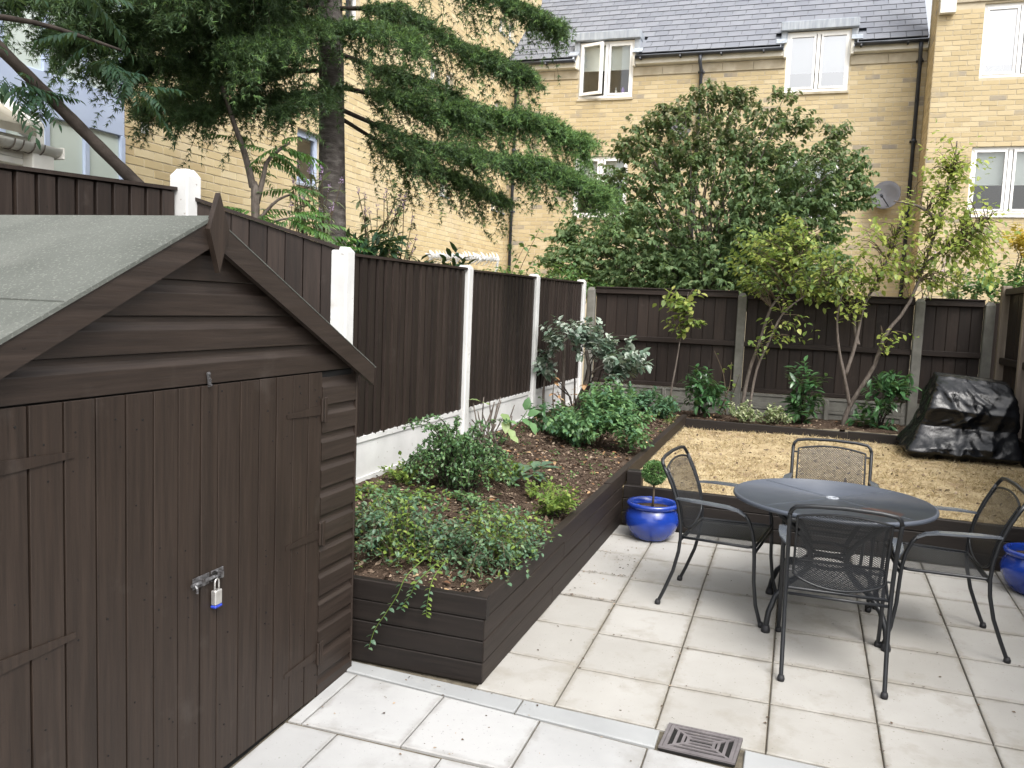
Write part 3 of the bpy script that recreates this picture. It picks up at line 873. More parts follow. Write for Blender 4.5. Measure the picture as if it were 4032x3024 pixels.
mbp = MB()
zl = lambda y: 2.41 + .052 * (y - 2.9)
mbp.hexa([(-3.56, yA, .8), (-3.54, yA, .8), (-3.54, yB, .8), (-3.56, yB, .8), (-3.56, yA, zl(yA)), (-3.54, yA, zl(yA)), (-3.54, yB, zl(yB)), (-3.56, yB, zl(yB))])
pn = obj('fence_panel', mbp, MT['wood_v'], lf2)
mbp = MB()
mbp.hexa([(-3.57, yA, zl(yA) + .001), (-3.50, yA, zl(yA) + .001), (-3.50, yB, zl(yB) + .001), (-3.57, yB, zl(yB) + .001), (-3.57, yA, zl(yA) + .02), (-3.50, yA, zl(yA) + .02), (-3.50, yB, zl(yB) + .02), (-3.57, yB, zl(yB) + .02)])
pn = obj('fence_panel', mbp, MT['wood_v'], lf2)
nb = 24
pitch = (yB - yA) / nb
for k in range(nb):
    y = yA + k * pitch
    mb = MB(); mb.cbox(-3.538, -3.512 + random.uniform(-.003, .003), y + .012, y + pitch - .010, 1.2, zl(y) - .004, .003)
    obj('board', mb, MT['wood_v'], pn)

# back fence seen from its rail side
bf = root('garden_fence', 'dark brown back fence with grey concrete posts and horizontal rails', 'fence', (-.3, 10.4, .7))
BX = [-2.53, -.675, 1.258, 1.955]
ZB = [2.155, 2.14, 2.14, 2.125]
for xx, zt in zip(BX, ZB):
    obj('fence_post', post_mesh(xx - .05, xx + .05, 10.35, 10.45, .5, zt, .03, .026), MT['grey_conc'], bf)
for k in range(3):
    x0, x1 = BX[k] + .052, BX[k + 1] - .052
    za, zb = ZB[k] - .0, ZB[k + 1] - .005
    pn = obj('fence_panel', MB().box(x0, x1, 10.452, 10.458, .955, za - .007), MT['wood_v'], bf)
    for z0, hh, dp in ((za - .075, .068, .042), (1.50, .062, .042), (.955, .05, .042)):
        obj('rail', MB().cbox(x0, x1, 10.385, 10.385 + dp, z0, z0 + hh, .005), MT['wood_x'], pn)
    obj('capping', MB().cbox(x0, x1, 10.37, 10.47, za - .006, za + .010, .003), MT['wood_x'], pn)
    nbd = max(5, round((x1 - x0) / .135))
    p = (x1 - x0) / nbd
    me = mesh_of(MB().cbox(0, p * .975, 0, .014, 0, za - .963, .003), MT['wood_v'], 'board')
    for i in range(nbd):
        inst('board', me, pn, (x0 + p * i + .003, 10.432 + random.uniform(-.003, .004), .955 + random.uniform(-.004, .004)))
    obj('gravel_board', gravel_board(MB(), (x0, 10.40), (x1, 10.40), (0, -1), .80, .95, .03, .012), MT['grey_conc'], bf)
    obj('gravel_board', gravel_board(MB(), (x0, 10.395), (x1, 10.395), (0, -1), .62, .797, .03, .012), MT['grey_conc'], bf)
    if x1 - x0 > 1:
        xm = lerp(x0, x1, .52)
        obj('concrete_spur', MB().cbox(xm, xm + .05, 10.355, 10.385, .6, .93, .006), MT['grey_conc'], bf)

obj('dark_gap_filler', MB().cbox(2.008, 2.20, 10.405, 10.43, .5, 2.12, .003), MT['wood_v'], bf)  # added board, stands in for the dark gap beside the end post
# right hand fence: weathered posts, rails and boards
rf = root('garden_fence', 'brown fence with weathered pale posts at the right edge of the lawn', 'fence', (2.08, 8.5, .5))
RY = [10.28, 9.28, 7.45, 5.62, 3.79, 1.96]
for yy in RY:
    obj('fence_post', MB().cbox(2.03, 2.12, yy - .045, yy + .045, .1, 2.30, .006), MT['grey_wood'], rf)
for k in range(len(RY) - 1):
    y0, y1 = RY[k + 1] + .047, RY[k] - .047
    zb_ = .48 if y0 > 6.3 else .10
    pn = obj('fence_panel', MB().box(2.121, 2.127, y0, y1, zb_, 2.27), MT['wood_v'], rf)
    for z0 in (2.20, 1.46, .72):
        obj('rail', MB().cbox(2.055, 2.10, y0, y1, z0, z0 + .07, .005), MT['wood_y'], pn)
    nbd = round((y1 - y0) / .13); p = (y1 - y0) / nbd
    me = mesh_of(MB().cbox(0, .014, 0, p * .97, 0, 2.27 - zb_, .002), MT['wood_v'], 'board')
    for i in range(nbd):
        inst('board', me, pn, (2.102 + random.uniform(0, .004), y0 + p * i + .003, zb_))
# ---------------------------------------------------------------- shed
sh = root('garden_shed', 'dark brown wooden shed with double doors and green felt roof', 'shed', (-2.0, 2.35, .08))
SX = -1.93
AP, ZA, SLP = 2.354, 2.1285, .495
mb = MB()
mb.cbox(-3.44, SX - .012, 3.395, 3.41, .06, 1.56)
mb.cbox(-3.44, SX - .012, 1.245, 1.26, .06, 1.56)
mb.cbox(-3.44, -3.425, 1.262, 3.393, .06, 1.56)
obj('side_wall', mb, MT['shed_y'], sh)
obj('framing', MB().cbox(SX - .03, SX - .014, 1.262, 3.393, .06, 1.56).prism([(SX - .03, 1.25, 1.562), (SX - .03, 3.40, 1.562), (SX - .03, 2.33, 2.04)], (.014, 0, 0)), MT['black'], sh)
def shiplap(z0, h, y0a, y1a, y0b=None, y1b=None):
    """horizontal board with a scooped top edge; a: y-range at the bottom, b: at the top"""
    y0b = y0a if y0b is None else y0b; y1b = y1a if y1b is None else y1b
    prof = [(-.006, 0), (.013, .001), (.0145, .003), (.0145, h - .044), (.0135, h - .041), (.0085, h - .034), (.0045, h - .027), (.0025, h - .018), (.0020, h), (-.006, h)]
    A, B = [], []
    for u, v in prof:
        t = v / h
        A.append((SX - .012 + u, lerp(y0a, y0b, t), z0 + v)); B.append((SX - .012 + u, lerp(y1a, y1b, t), z0 + v))
    m = len(prof)
    return MB().add(A + B, [tuple(range(m - 1, -1, -1)), tuple(range(m, 2 * m))] + [(i, (i + 1) % m, m + (i + 1) % m, m + i) for i in range(m)])
def gy(z):
    w = max(.01, (ZA - .045 - z) / SLP)
    return max(1.25, AP - w), min(3.41, AP + w)
for z0, h in ((1.563, .116), (1.680, .117), (1.798, .118), (1.917, .13)):
    a, b = gy(z0), gy(z0 + h - .002)
    obj('cladding_board', shiplap(z0, h - .0005, a[0], a[1], b[0], b[1]), MT['shed_y'], sh)
for k in range(13):
    z0 = .075 + k * .1215
    h = min(.121, 1.561 - z0)
    if h < .05: continue
    for a, b in ((3.122, 3.41), (1.25, 1.538)):
        obj('cladding_board', shiplap(z0, h, a, b), MT['shed_y'], sh)
obj('corner_trim', MB().cbox(SX - .02, SX + .004, 3.4105, 3.424, .07, 1.56, .003), MT['shed_v'], sh)
mb = MB(); mb.cbox(-3.45, SX - .03, 1.23, 3.42, .03, .075); obj('base_frame', mb, MT['black'], sh)
PL = [1.547, 1.663, 1.776, 1.889, 2.005, 2.121, 2.233, 2.341, 2.434, 2.557, 2.672, 2.782, 2.896, 3.010, 3.115]
doors = []
for s in (0, 1):
    lo, hi = (0, 7) if s == 0 else (7, 14)
    mb = MB(); mb.cbox(SX - .0135, SX - .008, PL[lo] + .006, PL[hi] - .006, .115, 1.555)
    dr = obj('door', mb, MT['black'], sh)
    doors.append(dr)
    for i in range(lo, hi):
        g = .0034 if i not in (lo,) else .0045
        thin = .0012 if i in (5, 6, 8) else 0
        mb = MB().cbox(SX - .0078, SX + .005 + random.uniform(-.001, .001), PL[i] + g - thin, PL[i + 1] - g + thin, .112, 1.558, .0014)
        obj('plank', mb, MT['shed_v'], dr)
for (y0, y1, z) in ((3.118, 2.85, 1.395), (3.118, 2.853, .85), (3.118, 2.856, .305)):
    mb = MB().hexa([(SX + .0065, y1, z - .009), (SX + .0065, y0 - .02, z - .020), (SX + .0065, y0 - .02, z + .020), (SX + .0065, y1, z + .009),
                    (SX + .0088, y1, z - .009), (SX + .0088, y0 - .02, z - .020), (SX + .0088, y0 - .02, z + .020), (SX + .0088, y1, z + .009)])
    mb.cbox(SX + .0065, SX + .016, y0 - .018, y0 - .004, z - .05, z + .05, .002)
    mb.cbox(SX + .0145, SX + .019, y0 - .002, y0 + .02, z - .055, z + .055, .002)
    obj('hinge', mb, MT['shed_v'], doors[1])
for (y0, y1, z) in ((1.545, 1.808, 1.405), (1.545, 1.808, .875), (1.545, 1.808, .305)):
    mb = MB().hexa([(SX + .0065, y0, z - .020), (SX + .0065, y1, z - .009), (SX + .0065, y1, z + .009), (SX + .0065, y0, z + .020),
                    (SX + .0088, y0, z - .020), (SX + .0088, y1, z - .009), (SX + .0088, y1, z + .009), (SX + .0088, y0, z + .020)])
    obj('hinge', mb, MT['shed_v'], doors[0])
for s in (0, 1):
    mb = MB()
    lo, hi = (0, 7) if s == 0 else (7, 14)
    for k in range(46):
        i = random.randrange(lo, hi)
        y = lerp(PL[i] + .015, PL[i + 1] - .015, random.random()); z = random.choice((.30, .86, 1.40)) + random.gauss(0, .09) if k % 3 else random.uniform(.2, 1.5)
        if .13 < z < 1.54:
            mb.tube([(SX + .004, y, z), (SX + .0066, y, z)], random.uniform(.0022, .0038), 6)
    obj('nail_heads', mb, MT['black'], doors[s], kind='stuff')
# bargeboards, finial, roof
BXP = -1.902
def barge(yend, sgn):
    z_end = ZA - SLP * abs(AP - yend)
    h = .092
    ys = AP + sgn * .004
    pr = [(BXP, ys, ZA), (BXP, yend, z_end), (BXP, yend, z_end - h * .95), (BXP, ys, ZA - h)]
    return MB().prism(pr, (.022, 0, 0))
obj('bargeboard', barge(1.197, -1), MT['shed_y'], sh)
obj('bargeboard', barge(3.492, 1), MT['shed_y'], sh)
obj('finial', MB().prism([(-1.8795, 2.352, 2.212), (-1.8795, 2.301, 2.088), (-1.8795, 2.352, 1.946), (-1.8795, 2.403, 2.088)], (.020, 0, 0)), MT['shed_v'], sh)
def roof_sheet(y0, y1, x0, x1, off, th=.012):
    z = lambda y: ZA - SLP * abs(AP - y) + off
    return MB().hexa([(x0, y0, z(y0)), (x1, y0, z(y0)), (x1, y1, z(y1)), (x0, y1, z(y1)), (x0, y0, z(y0) + th), (x1, y0, z(y0) + th), (x1, y1, z(y1) + th), (x0, y1, z(y1) + th)])
def felt(y0, y1, off):
    return roof_sheet(y0, y1, -3.52, -1.878, off, .004)
rfo = obj('roof', roof_sheet(1.207, AP - .001, -3.5, -1.903, -.014).add(*(lambda q: (q.v, q.f))(roof_sheet(AP + .001, 3.485, -3.5, -1.903, -.014))), MT['shed_y'], sh)
obj('felt_strip', felt(1.177, 1.785, .0), MT['felt'], rfo)
obj('felt_strip', felt(1.755, AP, .0045), MT['felt'], rfo)
obj('felt_strip', felt(AP, 3.505, .0), MT['felt'], rfo)
obj('roof_drip', MB().hexa([(-1.880, 1.177, ZA - SLP * 1.177 + .0), (-1.875, 1.177, ZA - SLP * 1.177), (-1.875, AP, ZA + .001), (-1.880, AP, ZA + .001), (-1.880, 1.177, ZA - SLP * 1.177 + .013), (-1.875, 1.177, ZA - SLP * 1.177 + .013), (-1.875, AP, ZA + .014), (-1.880, AP, ZA + .014)]), MT['felt'], rfo)
# hasp bolt, turn catch
mb = MB()
mb.cbox(SX + .006, SX + .010, 2.30, 2.385, .852, .892, .001)
mb.cbox(SX + .006, SX + .010, 2.395, 2.462, .852, .892, .001)
mb.tube([(SX + .018, 2.285, .872), (SX + .018, 2.44, .872)], .0062, 8)
mb.tube([(SX + .018, 2.298, .872), (SX + .030, 2.298, .862), (SX + .030, 2.298, .845)], .005, 6)
mb.cbox(SX + .0102, SX + .028, 2.33, 2.342, .86, .884, .001)
mb.cbox(SX + .0102, SX + .028, 2.43, 2.442, .86, .884, .001)
obj('bolt', mb, MT['dull_zinc'], sh)
mb = MB(); mb.tube([(SX + .012 + .0, 2.408 + .014 * math.cos(a), .872 + .014 * math.sin(a)) for a in np.linspace(0, 2 * math.pi, 13)], .0045, 6, False)
mb.tube([(SX + .006, 2.408, .872), (SX + .022, 2.408, .872)], .009, 8)
mb.tube([(SX + .006, 2.452, .872), (SX + .012, 2.452, .872)], .009, 8)
obj('staple', mb, MT['black'], sh)
mb = MB()
mb.prism([(SX + .007, 2.366, 1.604), (SX + .007, 2.378, 1.606), (SX + .007, 2.387, 1.556), (SX + .007, 2.375, 1.553)], (.006, 0, 0))
for t in (0.05, .5, .92):
    mb.tube([(SX + .013, lerp(2.372, 2.381, t), lerp(1.603, 1.557, t)), (SX + .018, lerp(2.372, 2.381, t), lerp(1.603, 1.557, t))], .0042, 8)
obj('turn_catch', mb, MT['dull_zinc'], sh)
# padlock hanging from the staple
pk = root('padlock', 'small silver padlock with blue base hanging on the shed door bolt', 'padlock', (SX + .02, 2.412, .80))
obj('body', MB().cbox(SX + .009, SX + .030, 2.393, 2.431, .768, .822, .003), MT['steel'], pk)
obj('bumper', MB().cbox(SX + .008, SX + .031, 2.392, 2.432, .757, .7675, .003), MT['lock_blue'], pk)
obj('shackle', MB().tube([(SX + .020, 2.401, .822), (SX + .020, 2.401, .846), (SX + .020, 2.403, .857), (SX + .020, 2.412, .864), (SX + .020, 2.421, .857), (SX + .020, 2.423, .846), (SX + .020, 2.423, .822)], .0036, 8), MT['steel'], pk, True)

# ---------------------------------------------------------------- drain grate set in the paving
dg = root('drain_grate', 'square grey drain grate with slotted pattern set in the paving', 'drain cover', (-.268, 3.358, pz(3.36)))
def bil(u, v):
    q = drain_q
    x = lerp(lerp(q[0][0], q[1][0], u), lerp(q[3][0], q[2][0], u), v)
    y = lerp(lerp(q[0][1], q[1][1], u), lerp(q[3][1], q[2][1], u), v)
    return x, y
def plate(mb, us, z0=-.012, z1=.006):
    P = [bil(*p) for p in us]
    mb.hexa([(x, y, pz(y) + z0) for x, y in P] + [(x, y, pz(y) + z1) for x, y in P]) if len(P) == 4 else None
pit_shade = MB()
plate(pit_shade, [(0, 0), (1, 0), (1, 1), (0, 1)], -.005, .0042)
obj('pit_shade', pit_shade, MT['black'], dg)  # black plate laid over the paving, painted dark for the depth below the slots
fr = MB()
for q in ([(0, 0), (1, 0), (1, .05), (0, .05)], [(0, .95), (1, .95), (1, 1), (0, 1)], [(0, .0505), (.04, .0505), (.04, .9495), (0, .9495)], [(.96, .0505), (1, .0505), (1, .9495), (.96, .9495)]):
    plate(fr, q, .0045, .012)
obj('frame', fr, MT['iron'], dg)
gr = MB()
# concentric slotted grid: solid rings of bars left between the slots
lv = [(.045, .055), (.15, .16), (.265, .27), (.36, .375)]
def ringbars(a0, b0, a1, b1):
    plate(gr, [(a0, b0), (1 - a0, b0), (1 - a1, b1), (a1, b1)], .0046, .0105)
    plate(gr, [(a1, 1 - b1), (1 - a1, 1 - b1), (1 - a0, 1 - b0), (a0, 1 - b0)], .0046, .0105)
    plate(gr, [(a0, b0), (a1, b1), (a1, 1 - b1), (a0, 1 - b0)], .0046, .01045)
    plate(gr, [(1 - a1, b1), (1 - a0, b0), (1 - a0, 1 - b0), (1 - a1, 1 - b1)], .0046, .01045)
ringbars(.045, .055, .095, .115)
ringbars(.155, .185, .195, .232)
ringbars(.25, .30, .285, .345)
plate(gr, [(.345, .41), (.655, .41), (.655, .455), (.345, .455)], .0046, .0105)
plate(gr, [(.345, .545), (.655, .545), (.655, .59), (.345, .59)], .0046, .0105)
for (u0, v0, u1, v1) in ((.1, .12, .36, .42), (.9, .12, .64, .42), (.1, .88, .36, .58), (.9, .88, .64, .58)):
    du, dv = .028, -.034 if (u1 - u0) * (v1 - v0) > 0 else .034
    plate(gr, [(u0 - du / 2, v0 - dv / 2), (u0 + du / 2, v0 + dv / 2), (u1 + du / 2, v1 + dv / 2), (u1 - du / 2, v1 - dv / 2)], .0046, .0100)
plate(gr, [(.31, .36), (.35, .36), (.35, .64), (.31, .64)], .0046, .0102)
plate(gr, [(.65, .36), (.69, .36), (.69, .64), (.65, .64)], .0046, .0102)
obj('grate', gr, MT['iron'], dg)

# ---------------------------------------------------------------- table and chairs
TX, TY, TZ = .235, 4.93, pz(4.93)
tb = root('garden_table', 'round grey metal garden table with four curved legs', 'table', (TX, TY, TZ))
zt = TZ + .705
obj('table_top', MB().lathe([(.0, zt - .004), (.028, zt - .004), (.03, zt), (.52, zt), (.520, zt + .001), (.530, zt), (.536, zt - .006), (.537, zt - .014), (.532, zt - .022), (.52, zt - .024), (.50, zt - .010), (0, zt - .010)], (TX, TY, 0), 96), MT['table_top'], tb, True)
rust_patch(MT['table_top'], TX + .22, TY - .26)
mb = MB()
for k in range(4):
    a = R(45 + 90 * k + 2)
    u = Vector((math.cos(a), math.sin(a), 0)); w_ = u.cross(Vector((0, 0, 1))) * .006
    p = Vector((TX, TY, zt + .0006))
    q = [p + u * .05 - w_, p + u * .50 - w_, p + u * .50 + w_, p + u * .05 + w_]
    mb.hexa([(v.x, v.y, v.z - .002) for v in q] + [(v.x, v.y, v.z + .0003) for v in q])
obj('top_ribs', mb, MT['table_top'], tb)
obj('parasol_hole_ring', MB().lathe([(.020, zt - .012), (.020, zt + .004), (.026, zt + .006), (.034, zt + .004), (.036, zt + .0005)], (TX, TY, 0), 24), MT['grommet'], tb, True)
prof = [(.425, .0), (.428, .03), (.415, .10), (.375, .18), (.30, .245), (.20, .285), (.145, .325), (.128, .375), (.145, .43), (.20, .50), (.29, .575), (.37, .635), (.41, .675), (.42, .694)]
for k in range(4):
    a = R(45 + 90 * k)
    c, s_ = math.cos(a), math.sin(a)
    pts = [(TX + r * c, TY + r * s_, pz(TY + r * s_) + z if z < .1 else TZ + z) for r, z in prof]
    lg = obj('leg', MB().tube(pts, .0155, 8), MT['steel_dark'], tb, True)
    fx, fy = TX + .426 * c, TY + .426 * s_
    obj('foot_cap', MB().tube([(fx, fy, pz(fy) + .001), (fx, fy, pz(fy) + .012), (fx, fy, pz(fy) + .04)], [.024, .025, .018], 10), MT['foot'], lg, True)
for z, r in ((.335, .128), (.415, .128)):
    obj('ring', MB().tube([(TX + r * math.cos(t), TY + r * math.sin(t), TZ + z) for t in np.linspace(0, 2 * math.pi, 29)], .011, 6, False), MT['steel_dark'], tb, True)
obj('under_rim', MB().tube([(TX + .43 * math.cos(t), TY + .43 * math.sin(t), TZ + .688) for t in np.linspace(0, 2 * math.pi, 41)], .009, 6, False), MT['steel_dark'], tb, True)

def back_y(z):                                   # side profile of the chair back: y at height z
    zz = np.array([.0, .10, .22, .34, .43, .52, .62, .72, .80, .87]); yy = np.array([-.30, -.262, -.215, -.188, -.180, -.186, -.206, -.244, -.284, -.325])
    return float(np.interp(z, zz, yy))
def smooth_back(z):
    return (back_y(z - .03) + back_y(z) + back_y(z + .03)) / 3
def wire_panel(inside, to3d, a0, a1, b0, b1, pitch, width, step=.02, ratio=1.35):
    """crossing strands of an expanded-metal sheet"""
    mb = MB()
    for sg in (1, -1):
        dirv = np.array([ratio, sg * 1.0]); dirv /= np.linalg.norm(dirv)
        nrm = np.array([-dirv[1], dirv[0]])
        diag = math.hypot(a1 - a0, b1 - b0)
        c0 = np.array([(a0 + a1) / 2, (b0 + b1) / 2])
        for k in np.arange(-diag / 2, diag / 2, pitch):
            run = []
            for s_ in np.arange(-diag / 2, diag / 2 + step, step):
                p = c0 + nrm * k + dirv * s_
                if inside(p[0], p[1]):
                    run.append(p)
                else:
                    if len(run) > 1:
                        strip(mb, run, nrm, width, to3d)
                    run = []
            if len(run) > 1:
                strip(mb, run, nrm, width, to3d)
    return mb
def strip(mb, run, nrm, w, to3d):
    b = len(mb.v)
    for p in run:
        mb.v.append(to3d(*(p + nrm * w / 2))); mb.v.append(to3d(*(p - nrm * w / 2)))
    for i in range(len(run) - 1):
        mb.f.append((b + 2 * i, b + 2 * i + 1, b + 2 * i + 3, b + 2 * i + 2))
def btop(a): return .812 + .026 * (1 - (a / .205) ** 2)
def bbot(a): return .500 - .062 * max(0, 1 - (a / .205) ** 2) ** .8
def make_chair(label):
    t = root('garden_chair', label, 'chair', (0, 0, 0), 'mesh chairs round the garden table')
    lv_rear = [0, .03, .10, .22, .34, .43, .52, .62, .72, .79, .825]
    arch = [(-.232, .845), (-.215, .862), (-.15, .872), (0, .878), (.15, .872), (.215, .862), (.232, .845)]
    for sx in (-1, 1):
        w0 = lambda z: sx * (.2275 + .012 * min(1, z / .8))
        pts = [(w0(z), smooth_back(z) if z > .03 else -.30 + z * .3, z) for z in lv_rear]
        lg = obj('rear_leg', MB().tube(pts, .0104, 8), MT['steel_dark'], t, True)
        obj('foot_cap', MB().tube([(sx * .2275, -.30, .001), (sx * .2275, -.299, .012), (sx * .2275, -.296, .028)], [.016, .018, .014], 10), MT['foot'], lg, True)
        # armrest sweeping down into the front leg
        ay = smooth_back(.655)
        arm = MB()
        path = [(.238, ay, .652, .009), (.246, ay + .04, .655, .013), (.256, ay + .10, .657, .022), (.262, -.02, .656, .023), (.262, .08, .652, .022), (.260, .14, .640, .018), (.258, .18, .618, .013)]
        for i in range(len(path) - 1):
            (x0, y0, z0, h0), (x1, y1, z1, h1) = path[i], path[i + 1]
            arm.hexa([(sx * (x0 - h0), y0, z0 - .007), (sx * (x0 + h0), y0, z0 - .007), (sx * (x1 + h1), y1, z1 - .007), (sx * (x1 - h1), y1, z1 - .007),
                      (sx * (x0 - h0), y0, z0 + .004), (sx * (x0 + h0), y0, z0 + .004), (sx * (x1 + h1), y1, z1 + .004), (sx * (x1 - h1), y1, z1 + .004)])
        obj('armrest', arm, MT['arm'], t)
        fl = [(.258, .172, .624), (.257, .198, .590), (.256, .222, .53), (.254, .235, .46), (.252, .240, .38), (.25, .245, .25), (.25, .262, .12), (.25, .292, .02), (.25, .30, .0)]
        lg = obj('front_leg', MB().tube([(sx * a, b, c) for a, b, c in fl], .0104, 8), MT['steel_dark'], t, True)
        obj('foot_cap', MB().tube([(sx * .25, .30, .001), (sx * .25, .299, .012), (sx * .25, .294, .028)], [.016, .018, .014], 10), MT['foot'], lg, True)
    obj('top_rail', MB().tube([(-.239, smooth_back(.822), .822)] + [(a, smooth_back(z), z) for a, z in arch] + [(.239, smooth_back(.822), .822)], .0104, 8), MT['steel_dark'], t, True)
    inner = [(a, btop(a)) for a in np.linspace(-.205, .205, 13)] + [(.205, z) for z in (.74, .66, .58)] + [(a, bbot(a)) for a in np.linspace(.205, -.205, 15)] + [(-.205, z) for z in (.58, .66, .74)]
    inner.append(inner[0])
    bfm = obj('back_frame', MB().tube([(a, smooth_back(z) + .004, z) for a, z in inner], .0065, 6, False), MT['steel_dark'], t, True)
    for sx in (-1, 1):
        for z in (.79, .515):
            obj('bracket', MB().tube([(sx * .205, smooth_back(z) + .004, z), (sx * .236, smooth_back(z), z)], .006, 6), MT['steel_dark'], bfm)
    obj('back_mesh', wire_panel(lambda a, b: abs(a) < .204 and bbot(a) < b < btop(a), lambda a, b: (a, smooth_back(b) + .004, b), -.205, .205, .43, .84, .0085, .0034), MT['mesh'], t)
    def sz(a, y): return .425 - .012 * math.sin(math.pi * min(1, max(0, (y + .18) / .42))) * (1 - (a / .25) ** 2) + .015 * (y + .18) / .42
    def hw(y): return .222 + .024 * (y + .18) / .42
    seat = [(-hw(-.18), -.18), (hw(-.18), -.18), (hw(.20), .20), (hw(.235) - .02, .235), (-hw(.235) + .02, .235), (-hw(.20), .20), (-hw(-.18), -.18)]
    obj('seat_frame', MB().tube([(a, y, sz(a, y)) for a, y in seat], .0085, 8, False), MT['steel_dark'], t, True)
    obj('seat_mesh', wire_panel(lambda a, b: -.178 < b < .234 and abs(a) < hw(b) - .002, lambda a, b: (a, b, sz(a, b)), -.25, .25, -.18, .24, .0085, .0034, ratio=.55), MT['mesh'], t)
    obj('stretcher', MB().tube([(-.222, -.19, .40), (.222, -.19, .40)], .008, 6), MT['steel_dark'], t, True)
    obj('stretcher', MB().tube([(-.25, .238, .41), (.25, .238, .41)], .008, 6), MT['steel_dark'], t, True)
    return t
def dup(r, label):
    c = r.copy(); COL.objects.link(c); c['label'] = label
    for ch in list(r.children):
        k = ch.copy(); COL.objects.link(k); k.parent = c
        for gch in ch.children:
            m = gch.copy(); COL.objects.link(m); m.parent = k
    return c
ch0 = make_chair('black mesh garden chair seen from behind, nearest the drain')
chairs = [(ch0, (.252, 4.37), 0.5),
          (dup(ch0, 'black mesh garden chair to the left of the round table, beside the topiary pot'), (-.352, 4.975), -98.5),
          (dup(ch0, 'black mesh garden chair to the right of the table, beside the second blue pot'), (.80, 4.93), 93.5),
          (dup(ch0, 'black mesh garden chair behind the round table, against the lawn wall'), (.245, 5.52), 179)]
for c, (x, y), rz in chairs:
    c.location = (x, y, pz(y)); 
    a = R(rz)
    # sit square on the sloping paving
    c.rotation_mode = 'QUATERNION'
    nrm = Vector((0, -SL, 1)).normalized()
    c.rotation_quaternion = Vector((0, 0, 1)).rotation_difference(nrm) @ Matrix.Rotation(a, 3, 'Z').to_quaternion()

# ---------------------------------------------------------------- blue pots and topiary
def pot(x, y, label):
    z = pz(y)
    t = root('flower_pot', label, 'plant pot', (x, y, z), 'blue glazed pots on the paving')
    obj('body', MB().lathe([(0, .001), (.115, .001), (.135, .012), (.17, .06), (.192, .11), (.197, .15), (.190, .185), (.172, .215), (.166, .228)], (x, y, z), 48), MT['pot'], t, True)
    obj('rim', MB().lathe([(.166, .2285), (.182, .238), (.190, .250), (.190, .262), (.180, .272), (.165, .272), (.152, .262), (.150, .22), (.15, .20)], (x, y, z), 48), MT['pot'], t, True)
    mb = MB(); mb.lathe([(.0, .232), (.06, .236), (.149, .226)], (x, y, z), 24)
    obj('compost', mb, MT['soil'], t, True)
    return t
pot(-.937, 6.055, 'blue glazed pot holding the ball topiary in the corner of the bed')
pot(1.505, 5.93, 'blue glazed pot cut by the right edge of the picture')
tx, ty, tz = -.937, 6.055, pz(6.055)
tp = root('topiary_tree', 'small ball topiary on a thin bare stem in the blue pot', 'topiary', (tx, ty, tz + .23))
obj('stem', MB().tube([(tx, ty, tz + .23), (tx + .003, ty, tz + .32), (tx, ty, tz + .46)], [.009, .008, .007], 8), MT['twig'], tp, True)
n = 2600
d = rdir(n); P = np.array([tx, ty, tz + .487]) + d * (.050 + .034 * RNG.random(n) ** .5)[:, None]
leaves('foliage', tp, P, d + rdir(n) * .7, rdir(n), .012 + .010 * RNG.random(n), DIAM, MT['lf_box'])
mb = MB(); mb.lathe([(.0, -.055), (.035, -.045), (.055, 0), (.035, .045), (0, .055)], (tx, ty, tz + .487), 12)
obj('inner_twigs', mb, MT['bark_dark'], tp)

# ---------------------------------------------------------------- covered barbecue
bq = root('covered_barbecue', 'barbecue wrapped in a shiny crumpled black plastic sheet on the lawn', 'covered barbecue', (1.55, 8.95, .58))
from mathutils import noise as mnoise
def bq_pt(a, t):
    """plain form of the draped sheet: flared box with rounded corners; a round, t from hem to crown"""
    ca, sa = math.cos(a), math.sin(a)
    ex = .13
    sq = (abs(ca) ** (2 / ex) + abs(sa) ** (2 / ex)) ** (-ex / 2)
    q = min(1, t / .82)
    QQ = (0, .09, .2, .40, .62, .85, 1)
    x0, x1 = float(np.interp(q, QQ, (1.10, 1.03, 1.07, 1.15, 1.20, 1.265, 1.30))), float(np.interp(q, QQ, (1.97, 2.0, 1.99, 1.985, 1.98, 1.95, 1.915)))
    y0, y1 = float(np.interp(q, QQ, (8.76, 8.63, 8.68, 8.80, 8.735, 8.84, 8.98))), lerp(9.40, 9.30, q)
    z = q * .755
    if t > .82:
        k = 1 - (t - .82) / .18
        xm, ym = 1.607, 9.07
        x0, x1 = xm + (x0 - xm) * k, xm + (x1 - xm) * k
        y0, y1 = ym + (y0 - ym) * k, ym + (y1 - ym) * k
        z = .755 + .012 * math.sin((1 - k) * 1.57)
    x = (x0 + x1) / 2 + (x1 - x0) / 2 * sq * ca
    y = (y0 + y1) / 2 + (y1 - y0) / 2 * sq * sa
    z -= (x - 1.6) * .10 * (z / .76)
    return Vector((x, y, z)), Vector((ca, sa, 0))
def ridge(v):                    # sharp raised crease, slack between
    return max(0, 1 - abs(mnoise.noise(v)) * 3.4)
nu, nv_ = 190, 84
V = []
